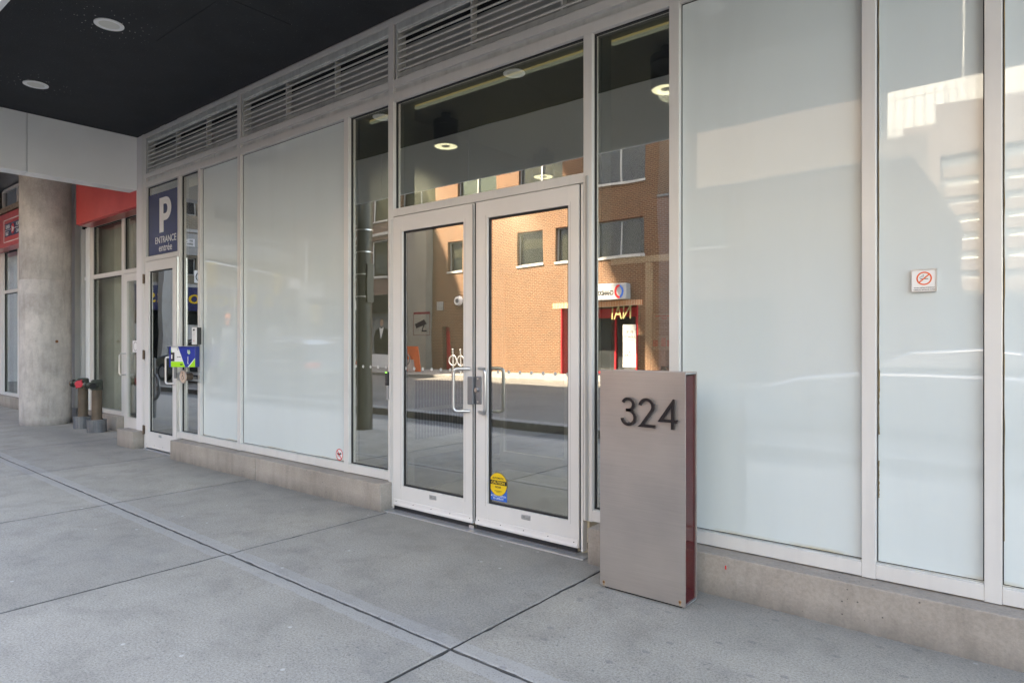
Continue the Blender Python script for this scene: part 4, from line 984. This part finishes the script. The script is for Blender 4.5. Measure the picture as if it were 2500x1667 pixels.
def window_y(par, x0, x1, z0, z1, y, pane='shade', fm='frame_side', mull=(), d=.16, sill=True, pane2=None, split=None):
    """window facing +y: frame ring, mullions and glass set back d behind the wall face y"""
    e = .06; mb = MB(); ya, yb = y-d-.05, y-d+.0
    mb.box(x0+.001, x0+e, ya, yb, z0, z1).box(x1-e, x1-.001, ya, yb, z0, z1).box(x0+e, x1-e, ya, yb, z0, z0+e).box(x0+e, x1-e, ya, yb, z1-e, z1)
    for m_ in mull: mb.box(m_-.035, m_+.035, ya, yb, z0+e, z1-e)
    w_ = mb.build('window', fm, par)
    g = bx('pane', 'glass_clear', w_, x0+e, x1-e, ya+.012, ya+.018, z0+e, z1-e)
    zm = split if split else z0+e
    bx('blind', pane, w_, x0+e, x1-e, ya-.06, ya-.05, zm, z1-e)
    if zm > z0+e: bx('room_dark', pane2 or 'in_dark', w_, x0+e, x1-e, ya-.10, ya-.09, z0+e, zm)
    if sill: bx('sill', 'cast', w_, x0-.03, x1+.03, y-.02, y+.05, z0-.09, z0-.002)
    return w_
YB = -19.7
BB = thing('brick_building', 'orange brick building across the street, mirrored in the double doors', 'building', (-18, YB, 0))
rowA = [(-23.0, -22.02), (-18.58, -17.12), (-16.42, -14.95), (-14.47, -12.2)]
rowB = [(-26.41, -23.9), (-22.38, -19.91), (-18.54, -16.13), (-14.5, -12.2)]
H = [(a, b, 4.84, 6.32) for a, b in rowA] + [(a, b, 7.86, 9.7) for a, b in rowB] + [(a, b, 11.0, 12.8) for a, b in rowB]
H += [(-16.2, -12.5, -.03, 2.80), (-23.4, -22.9, -.03, 2.1)]
mb = MB(); wallgrid(mb, -27.2, -11.6, -.03, 14, YB-.35, YB, H); mb.box(-27.2, -11.6, YB-3.5, YB-1.6, -.03, 13.9)
mb.box(-27.2, -26.9, YB-1.6, YB-.351, -.03, 13.9).box(-11.9, -11.6, YB-1.6, YB-.351, -.03, 13.9)
wb = mb.build('brick_wall', 'brick', BB)
bx('coping', 'cast', BB, -27.25, -11.55, YB-.5, YB+.06, 14.002, 14.2)
for i, (a, b) in enumerate(rowA): window_y(BB, a, b, 4.84, 6.32, YB, 'shade', mull=() if i < 2 else ([(a+b)/2] if i == 3 else []), split=5.55 if i < 2 else None)
for k, (a, b) in enumerate(rowB):
    window_y(BB, a, b, 7.86, 9.7, YB, ('shade', 'tower_glass', 'shade', 'dark_glass')[k], mull=[(a+b)/2])
    window_y(BB, a, b, 11.0, 12.8, YB, 'shade', mull=[(a+b)/2])
bx('lintel', brick('soldier_course', (.50, .20, .08), (.42, .15, .06), (.62, .52, .38), bw=.075, rh=.4), BB, -16.6, -12.3, YB-.2, YB+.012, 2.802, 3.03)
# entrance recess in dark red
rc = MB().box(-16.198, -12.502, YB-1.5, YB-1.4, -.02, 2.798).box(-16.199, -16.15, YB-1.4, YB-.01, -.02, 2.798).box(-12.55, -12.501, YB-1.4, YB-.01, -.02, 2.798).build('entrance_recess', 'red_paint', BB)
for x in (-15.3, -14.3, -13.3): bx('entrance_frame', 'red_paint', rc, x, x+.07, YB-1.39, YB-1.3, 0, 2.4)
bx('entrance_glass', 'dark_glass', rc, -16.1, -12.6, YB-1.398, YB-1.392, .1, 2.4)
bx('side_door', 'red_paint', BB, -23.39, -22.91, YB-.3, YB-.25, -.02, 2.09)
mb = MB(); add_text(mb, 'NAI', -13.25, 2.56, .9, .56, YB-.01, '+y', t=.02); ns = mb.build('window_lettering', pbr('pale_gold', (.26, .23, .10), .5, 0, 0), None)
tag(ns, 'thin pale gold letters NAI mirrored over the red doorway, under the white sign', 'lettering')
def louvre_vent(x, z, s):
    v = MB().box(x-s, x+s, YB+.001, YB+.03, z-s, z+s).build('wall_vent', 'galv', BB)
    mb = MB()
    for k in range(6): mb.box(x-s+.03, x+s-.03, YB+.0302, YB+.045, z-s+.04+k*s*.3, z-s+.07+k*s*.3)
    mb.build('vent_slats', 'frame_side', v)
louvre_vent(-23.5, 3.15, .22)
dm = MB().cyl((-22.2, YB, 3.35), (-22.2, YB+.16, 3.35), .24, .20, 28).build('alarm_bell', 'white_plastic', None, smooth=True); tag(dm, 'round white bell with a dark face on the mirrored brick wall', 'alarm bell')
MB().cyl((-22.2, YB+.161, 3.35), (-22.2, YB+.18, 3.35), .11, .10, 24).build('bell_face', 'steel_dark', dm)
# grey stone pier on the left of the brick
bx('stone_pier', pbr('grey_stone', (.20, .18, .155), .7, 0, .1, 2), BB, -25.6, -24.1, YB+.001, YB+.45, -.03, 7.1)
bx('pier_cap', 'cast', BB, -25.65, -24.05, YB+.001, YB+.5, 7.102, 7.2)
# lower wing on the right with a stepped end
LW = thing('low_wing', 'lower shaded brick wing whose roofline cuts the mirrored office tower', 'building', (-7, YB, 0))
mb = MB(); Hs = [(-11.0, -8.9, 4.84, 6.2), (-10.6, -7.2, -.02, 2.9)]
wallgrid(mb, -11.598, -3.1, -.03, 7.0, YB-.35, YB, Hs); mb.box(-11.598, -3.1, YB-9, YB-.9, -.03, 6.95).prism([(-3.099, -.03), (-2.5, -.03), (-2.5, 6.0), (-2.68, 6.4), (-3.099, 7.0)], 'y', YB-9, YB)
mb.build('brick_wall', 'brick_brown', LW); bx('coping', 'grey_wall', LW, -11.59, -3.12, YB-.4, YB+.04, 7.002, 7.08)
window_y(LW, -11.0, -8.9, 4.84, 6.2, YB, 'dark_glass', mull=[-9.95])
bx('shopfront', 'dark_glass', LW, -10.59, -7.21, YB-.3, YB-.25, 0, 2.89)
sc = tag(MB().box(-2.4, 26, YB-.4, YB, -.03, 2.75).build('yard_wall', 'grey_wall'), 'long low dark wall under the mirrored office tower', 'wall')
# white sign across the street
CS = thing('shop_sign', 'white lit box sign with red and blue ring reading CHANDOS, mirrored behind the pylon', 'sign', (-14, YB+.1, 3.37))
bx('sign_box', pbr('sign_white', (.40, .395, .39), .4, 0, .02), CS, -15.4, -12.8, YB+.05, YB+.42, 3.06, 3.70, .02)
mb = MB(); add_text(mb, 'CHANDOS', -13.78, 3.33, .76, .20, YB+.421, '+y', t=.004, bold=.05); mb.build('lettering', 'letter_black', CS)
mb = MB(); add_ribbon(mb, arc(-13.16, 3.37, .185, -95, 95, 24, .235), .085, 0, 0, YB+.421, YB+.426); mb.build('blue_arc', 'blue', CS)
mb = MB(); add_ribbon(mb, arc(-13.12, 3.37, .185, 85, 275, 24, .235), .085, 0, 0, YB+.427, YB+.432); mb.build('red_arc', 'red_print', CS)
PS = thing('lease_poster', 'tall white FOR LEASE A LOUER board mirrored beside the red doorway', 'sign', (-12.7, YB+.3, 1.2))
bx('board', pbr('poster_white', (.40, .385, .36), .6, 0, .02), PS, -12.97, -12.42, YB+.30, YB+.33, .34, 2.03)
mb = MB()
for s_, z, wd, h in (('FOR', 1.75, .28, .12), ('LEASE', 1.58, .46, .12), ('À', .98, .09, .15), ('LOUER', .83, .46, .12), ('OFFICE SPACE', 1.43, .42, .04), ('BUREAUX', .70, .42, .03)):
    add_text(mb, s_, -12.695, z, wd, h, YB+.3305, '+y', t=.003, bold=.01)
mb.build('lettering', 'steel_dark', PS); bx('board_posts', 'steel_dark', PS, -12.93, -12.46, YB+.27, YB+.299, -.02, 1.9)
# brown brick shops farther left
SH2 = thing('brown_brick_building', 'brown brick building with black shopfronts, mirrored in the pane left of the double doors', 'building', (-31, YB, 0))
Hw = [(-28.05, -26.95, 4.9, 6.9), (-31.2, -29.6, 4.9, 6.9), (-34.6, -32.8, 4.9, 6.9), (-28.05, -26.95, 8.0, 10), (-31.2, -29.6, 8.0, 10), (-34.6, -32.8, 8., 10), (-36.3, -27.25, -.02, 3.95)]
Hw = [h if h[1] < -27.2 else (-29.0, -27.6, h[2], h[3]) for h in Hw]
mb = MB(); wallgrid(mb, -36.6, -27.21, -.03, 12, YB-.35, YB, Hw); mb.box(-36.6, -27.21, YB-10, YB-1.2, -.03, 11.9); mb.build('brick_wall', 'brick_brown', SH2)
bx('coping', 'cast', SH2, -36.6, -27.21, YB-.4, YB+.05, 7.15, 7.3); 
for h in Hw[:-1]: window_y(SH2, h[0], h[1], h[2], h[3], YB, 'shade', fm='white_plastic')
bx('shop_fascia', 'letter_black', SH2, -36.3, -27.25, YB-.2, YB+.02, 3.0, 3.94)
mb = MB(); add_text(mb, "Moores", -32.1, 3.45, 4.2, .55, YB+.022, '+y', t=.01) if False else add_text(mb, 'M', -30.55, 3.42, .62, .58, YB+.022, '+y', t=.01); add_text(mb, 'S', -35.6, 3.42, .45, .55, YB+.022, '+y', t=.01); mb.build('fascia_letters', 'letter_white', SH2)
bx('shop_window', 'dark_glass', SH2, -36.3, -27.25, YB-.5, YB-.45, .7, 2.99); bx('window_base', 'white_plastic', SH2, -36.3, -27.25, YB-.3, YB-.01, -.02, .66)
bx('banner', 'letter_white', SH2, -35.9, -33.4, YB+.001, YB+.02, 4.0, 4.8)
mb = MB(); add_text(mb, 'OFFICE SPACE', -34.6, 4.5, 2.0, .2, YB+.021, '+y', t=.005); mb.build('banner_lettering', 'steel_dark', SH2)
PT = thing('window_poster', 'shop window poster of a man in a black dinner jacket, mirrored beside the bronze pole', 'poster', (-28.4, YB-.3, 1.7))
bx('poster_sheet', pbr('poster_grey', (.16, .165, .17), .5, 0, .1), PT, -29.3, -27.5, YB-.31, YB-.30, .68, 2.97)
mb = MB().prism([(-29.0, .70), (-29.05, 1.6), (-28.9, 2.0), (-28.6, 2.15), (-28.4, 1.5), (-28.2, 2.15), (-27.9, 2.0), (-27.75, 1.6), (-27.8, .70)], 'y', YB-.299, YB-.297); mb.build('jacket', 'letter_black', PT)
MB().prism([(-28.58, 2.15), (-28.4, 1.48), (-28.22, 2.15)], 'y', YB-.299, YB-.2975).build('shirt', 'letter_white', PT)
MB().disc((-28.4, YB-.296, 2.42), .20, 'y', .002, 28, rx=.15).build('face', pbr('poster_skin', (.45, .27, .20), .6, 0, .05), PT)
MB().disc((-28.4, YB-.2965, 2.53), .13, 'y', .0008, 28, rx=.155).build('hair', 'hinge', PT); MB().box(-28.48, -28.32, YB-.2955, YB-.294, 2.10, 2.16).build('bow_tie', 'letter_black', PT)
# corner building closing the view on the far left
XB = -40.0
CB = thing('corner_building', 'buff brick corner building with blue awning band, mirrored faintly in the frosted panes', 'building', (XB, -13, 0))
Hx = [(y, y+2.3, 9.0, 10.8) for y in (-22, -18.6, -15.2, -11.8, -8.4)]+[(y, y+2.6, 5.4, 6.45) for y in (-22, -18.6, -15.2, -11.8, -8.4)]+[(-24.5, -5, -.02, 3.9)]
mb = MB(); wallgrid(mb, -26, -3.2, -.03, 15, XB-.4, XB, Hx, 'x'); mb.box(XB-14, XB-1.2, -26, -3.2, -.03, 14.9); mb.build('brick_wall', 'brick_pale', CB)
for a, b, c, d in Hx[:-1]:
    w_ = bx('window', 'frame_side', CB, XB-.25, XB-.2, a, b, c, d); bx('pane', 'dark_glass', w_, XB-.199, XB-.19, a+.08, b-.08, c+.08, d-.08)
bx('string_course', 'cast', CB, XB+.001, XB+.12, -26, -3.2, 7.95, 8.15); bx('string_course', 'cast', CB, XB+.001, XB+.12, -26, -3.2, 4.65, 4.85)
bx('name_band', 'frame_side', CB, XB+.001, XB+.05, -24, -5, 6.6, 7.9)
mb = MB(); add_text(mb, 'EDIFICE Jackson BUILDING', -16.4, 7.25, 11.8, .62, XB+.051, '+x', t=.02); mb.build('name_lettering', 'letter_white', CB)
bx('awning_band', 'navy', CB, XB+.001, XB+.35, -24, -5, 3.2, 4.64); bx('shopfront', 'dark_glass', CB, XB-.5, XB-.45, -24.4, -5.1, 0, 3.19)
mb = MB(); add_text(mb, 'rs & Electronics', -17.0, 4.05, 9.4, .85, XB+.351, '+x', t=.02); mb.build('awning_lettering', 'yellow', CB)
bx('stone_pillar', 'cast', CB, XB+.36, XB+.9, -13.9, -12.9, -.03, 9); bx('stone_pillar', 'cast', CB, XB+.36, XB+.9, -7.6, -6.8, -.03, 9)
for y in (-21, -18, -15.5, -11, -9): bx('window_card', 'white_plastic', CB, XB-.449, XB-.44, y, y+.9, 1.5, 2.4)
# office tower and corrugated block beyond
YT = -55.0
TW = thing('office_tower', 'tall brown office building with rows of ribbon windows, mirrored in the right frosted pane', 'building', (0, YT, 0))
Ht = []; zz = [15.2-1.46*k-1.0 for k in range(9)]
bays = [(-19.3, -14.0), (-13.3, -7.4), (-6.08, -3.55), (-2.2, 1.6), (2.9, 6.6), (8, 12), (13.4, 17), (18.4, 22)]
for a, b in bays: Ht.append((a, b, 2.2, 15.5))
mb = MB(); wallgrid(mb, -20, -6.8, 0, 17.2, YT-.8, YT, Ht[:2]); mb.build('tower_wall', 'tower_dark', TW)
mb = MB(); wallgrid(mb, -6.799, 24, 0, 17.2, YT-.8, YT, Ht[2:])
MB().box(-60, -20.001, YT-12, YT, 0, 30).box(-20, -10.6, YT-8, YT-.001, 17.201, 30).build('tower_wing', 'tower_dark', TW)
mb.box(-6.27, 24, YT-8, YT, 17.201, 19.05).box(-8.3, -6.271, YT-8, YT, 17.201, 17.75).box(-20, 24, YT-12, YT-2.0, 0, 17.1); mb.build('tower_wall', 'tower', TW)
for a, b in bays:
    for k in range(9):
        z1 = 15.3-1.46*k; 
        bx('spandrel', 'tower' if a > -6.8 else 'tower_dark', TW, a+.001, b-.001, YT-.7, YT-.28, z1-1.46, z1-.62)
        w_ = MB().box(a+.001, b-.001, YT-.62, YT-.56, z1-.62, z1-.58).box(a+.001, a+.06, YT-.62, YT-.56, z1-.58, z1-.02).box((a+b)/2-.03, (a+b)/2+.03, YT-.62, YT-.56, z1-.58, z1-.02).build('window', 'frame_side', TW)
        bx('pane', 'tower_glass' if (k+int(a)) % 4 else 'frame_side', w_, a+.06, b-.001, YT-.66, YT-.63, z1-.58, z1-.02)
bx('roof_rail', 'steel_dark', TW, -10.5, -8.4, YT-.3, YT-.26, 17.75, 17.8)
for x in range(6): bx('rail_post', 'steel_dark', TW, -10.5+x*.4, -10.46+x*.4, YT-.3, YT-.26, 17.2, 17.75)
MB().tube([(-5.6, YT-1, 19.05), (-5.6, YT-1, 20.0), (-5.0, YT-1, 20.05), (-5.0, YT-1, 19.85)], .04, 6).build('roof_vent_pipe', 'steel_dark', TW)
MB().box(-70, 60, -86, -80, 0, 46).build('cb', 'ribbed').name = 'corrugated_block'
cbk = bpy.data.objects['corrugated_block']; tag(cbk, 'pale corrugated metal block rising behind the mirrored office tower', 'building')
for k in range(5): bx('panel_joint', 'frame_side', cbk, -70, 60, -79.99, -79.97, 6+k*5.5, 6.12+k*5.5)
# truck in the yard, only its pale boxes show over the wall
# ------------------------------------------------------------------ poles and signals
bp = thing('bronze_pole', 'thick dark bronze pole, mirrored in the narrow pane left of the double doors', 'pole', (-8.35, -2.92, 0))
MB().cyl((-8.35, -2.92, -.02), (-8.35, -2.92, 9), .125, .11, 32).build('shaft', 'pole', bp, smooth=True)
for z in (2.1, 2.45, 2.8, 3.15): MB().ring((-8.35, -2.92, z), .131, .122, 'z', .018).build('strap', 'steel', bp)
bx('cover', 'pole', bp, -8.22, -8.19, -2.98, -2.86, 2.0, 2.6)
def rack(x, y, lab, m='galv', R_=.22, h=1.06, first={}):
    if m not in first:
        d = thing('bike_rack', lab, 'bike rack', (x, y, 0), 'post and ring bike racks')
        MB().cyl((x, y, -.02), (x, y, h), .035, .035, 18).cyl((x, y, h), (x, y, h+.03), .038, .015, 18).build('post', m, d, smooth=True)
        MB().tube([(x+math.cos(2*math.pi*k/36)*R_, y, .56+math.sin(2*math.pi*k/36)*R_) for k in range(36)], .028, 10, True).build('ring', m, d, smooth=True)
        first[m] = d; return d
    d = copytree(first[m], None, (x, y, 0)); d['label'] = lab; return d
rack(-12.6, -1.55, 'post and ring bike rack mirrored in the single door under the parking sign', 'steel_dark')
rack(-20.0, -16.9, 'pale bike rack mirrored in front of the sunlit brick, left of its twin', 'galv')
rack(-19.5, -16.9, 'pale bike rack mirrored in front of the sunlit brick, right of its twin', 'galv')
rack(-22.9, -16.9, 'dark bike rack mirrored against the leaning orange boards', 'steel_dark')
# leaning orange and white boards
def board(x, y, lab, m, m2, w_=.9, h=1.15):
    d = thing('work_sign', lab, 'sign board', (x, y, 0), 'orange road work boards leaning together')
    MB().prism([(y-.25, 0), (y-.22, 0), (y+.02, h), (y-.01, h)], 'x', x, x+w_).build('board', m, d)
    MB().prism([(y-.219, .0), (y-.214, .0), (y-.10, .55), (y-.105, .55)], 'x', x+.05, x+w_*.6).build('patch', m2, d)
    return d
M['orange_cloth'] = pbr('orange_cloth', (.75, .13, .03), .6, 0, .15, 5)
M['pale_cloth'] = pbr('pale_pink_cloth', (.70, .55, .50), .6, 0, .1, 4)
board(-24.1, -17.2, 'pale folded road work board mirrored low in the left door', 'pale_cloth', 'orange_cloth')
board(-23.2, -17.0, 'orange road work board mirrored low in the left door', 'orange_cloth', 'pale_cloth')
def polex(x, y, h, lab, r=.08):
    d = thing('signal_pole', lab, 'signal pole', (x, y, -.1)); MB().cyl((x, y, -.1), (x, y, h), r, r*.7, 20).build('shaft', 'galv', d, smooth=True); return d
sp = polex(-26.6, -14.0, 6.2, 'traffic signal pole with long arm, mirrored faintly in the wide frosted pane')
MB().tube([(-26.6, -14.0, 4.0), (-26.6, -12.5, 4.3), (-26.6, -10.9, 4.5), (-26.6, -9.2, 4.65)], .06, 12).build('mast_arm', 'galv', sp, smooth=True)
def signal(par, x, y, z):
    h = bx('signal_head', 'signal', par, x-.16, x+.10, y-.15, y+.15, z-.5, z+.5, .02)
    for k in range(3): MB().cyl((x+.10, y, z+.32-k*.32), (x+.32, y, z+.32-k*.32), .12, .12, 18, cap=False).build('visor', 'signal', h, smooth=True); 
    bx('backing', 'letter_black', h, x-.18, x-.162, y-.2, y+.2, z-.55, z+.55)
signal(sp, -26.45, -12.4, 3.9); signal(sp, -26.45, -9.4, 4.1); signal(sp, -26.45, -14.3, 2.6)
for y in (-13.3, -9.0):
    q = bx('turn_sign', 'letter_white', sp, -26.50, -26.48, y-.25, y+.25, 3.75, 4.25); MB().ring((-26.4795, y, 4.0), .2, .15, 'x', .0005).build('turn_symbol', 'letter_black', q)
s2 = polex(-25.7, -10.0, 3.7, 'thin signal pole with lit walk countdown, mirrored in the narrower frosted pane', .06)
hh = bx('walk_signal', 'letter_black', s2, -25.75, -25.5, -9.9, -9.4, 2.0, 2.6)
mb = MB(); add_text(mb, '5', -9.65, 2.15, .16, .2, -25.499, '+x', t=.005, bold=.03); mb.prism([(-9.75, 2.33), (-9.55, 2.33), (-9.55, 2.52), (-9.75, 2.52)], 'x', -25.499, -25.494); mb.build('lit_symbols', 'orange_on', hh)
# ------------------------------------------------------------------ vehicles
def suv(x, y, lab, paint, rot=0, suvp=True, wagon=True, L_=4.75):
    """faces -x; y is the centre line; x the middle"""
    d = thing('parked_car', lab, 'car', (x, y, -.146))
    g = -.146; hl = L_/2; W2 = .92
    def P_(pts): return [(x+a, g+b) for a, b in pts]
    lo = [(-hl, .42), (-hl+.03, .30), (-hl+.35, .22), (hl-.3, .24), (hl, .38), (hl+.0, .80), (hl-.06, 1.02), (-.9, 1.05), (-hl+.55, .95), (-hl+.12, .80)]
    mb = MB().prism(P_(lo), 'y', y-W2, y+W2); body = mb.build('body', paint, d, bevel=.07)
    for p in body.data.polygons: p.use_smooth = True
    hi = [(-.95, 1.03), (-.25, 1.50), (.35, 1.60), (1.6, 1.58), (2.0, 1.45), (2.25, 1.03)] if wagon else [(-.95, 1.02), (-.2, 1.36), (.7, 1.42), (1.2, 1.34), (1.9, 1.02)]
    bm = bmesh.new(); n = len(hi); lv = []
    for sgn in (-1, 1):
        lv.append([bm.verts.new((x+a, y+sgn*(W2-.04-(b-1.03)*.38), g+b)) for a, b in hi])
    bm.faces.new(lv[0]); bm.faces.new(lv[1][::-1])
    for k in range(n): bm.faces.new((lv[0][k], lv[1][k], lv[1][(k+1) % n], lv[0][(k+1) % n]))
    m2 = MB(); m2.merge(bm); rf = m2.build('roof', paint, body, bevel=.05)
    gl = [(a*.93+.04, 1.06+(b-1.03)*.82) for a, b in hi]
    for sgn in (-1, 1):
        w_ = MB(); V = [w_.bm.verts.new((x+a, y+sgn*(W2-.03-(b-1.03)*.36), g+b)) for a, b in gl]; V2 = [w_.bm.verts.new((x+a, y+sgn*(W2-.05-(b-1.03)*.36), g+b)) for a, b in gl]
        w_.bm.faces.new(V); w_.bm.faces.new(V2[::-1])
        for k in range(n): w_.bm.faces.new((V[k], V2[k], V2[(k+1) % n], V[(k+1) % n]))
        w_.build('side_window', 'dark_glass', body)
        wt = MB().tube([(x+a, y+sgn*(W2-.02-(b-1.03)*.36), g+b) for a, b in gl[1:-1]], .012, 6); wt.build('window_trim', 'chrome', body)
        for wx in (-hl+.92, hl-.88):
            t = MB().cyl((x+wx, y+sgn*(W2-.20), g+.34), (x+wx, y+sgn*(W2+.01), g+.34), .34, .33, 28).build('wheel', 'tyre', d, smooth=True)
            MB().cyl((x+wx, y+sgn*(W2+.011), g+.34), (x+wx, y+sgn*(W2+.02), g+.34), .21, .19, 20).build('rim', 'steel', t, smooth=True)
        MB().box(x-hl+.04, x-hl+.30, y+sgn*(W2-.30)-.12, y+sgn*(W2-.30)+.12, g+.66, g+.80, .03).build('headlight', 'white_plastic', body)
        MB().box(x+hl-.22, x+hl+.004, y+sgn*(W2-.16)-.18, y+sgn*(W2-.16)+.165, g+.84, g+.98, .03).build('tail_light', 'red_on', body)
        MB().tube([(x-.1, y+sgn*.62, g+1.56), (x+.2, y+sgn*.62, g+1.64), (x+1.5, y+sgn*.62, g+1.63), (x+1.75, y+sgn*.62, g+1.56)], .018, 8).build('roof_rail', 'chrome', body) if wagon else None
        MB().box(x-.85, x-.72, y+sgn*(W2+.02)-.08, y+sgn*(W2+.02)+.08, g+1.02, g+1.16, .03).build('wing_mirror', paint, body)
    return d
suv(-16.9, -6.95, 'dark estate car with chrome roof rails, mirrored in the wide frosted pane', 'car_black')
suv(-25.2, -8.6, 'black car mirrored in the glass of the single door', 'car_black')
suv(-1.4, -8.9, 'silver saloon car mirrored faintly in the frosted pane at the right', 'car_silver', wagon=False)
#suv(-10.6, -12.9, 'silver car passing on the far side of the road, mirrored beside the pylon', 'car_silver', wagon=False)
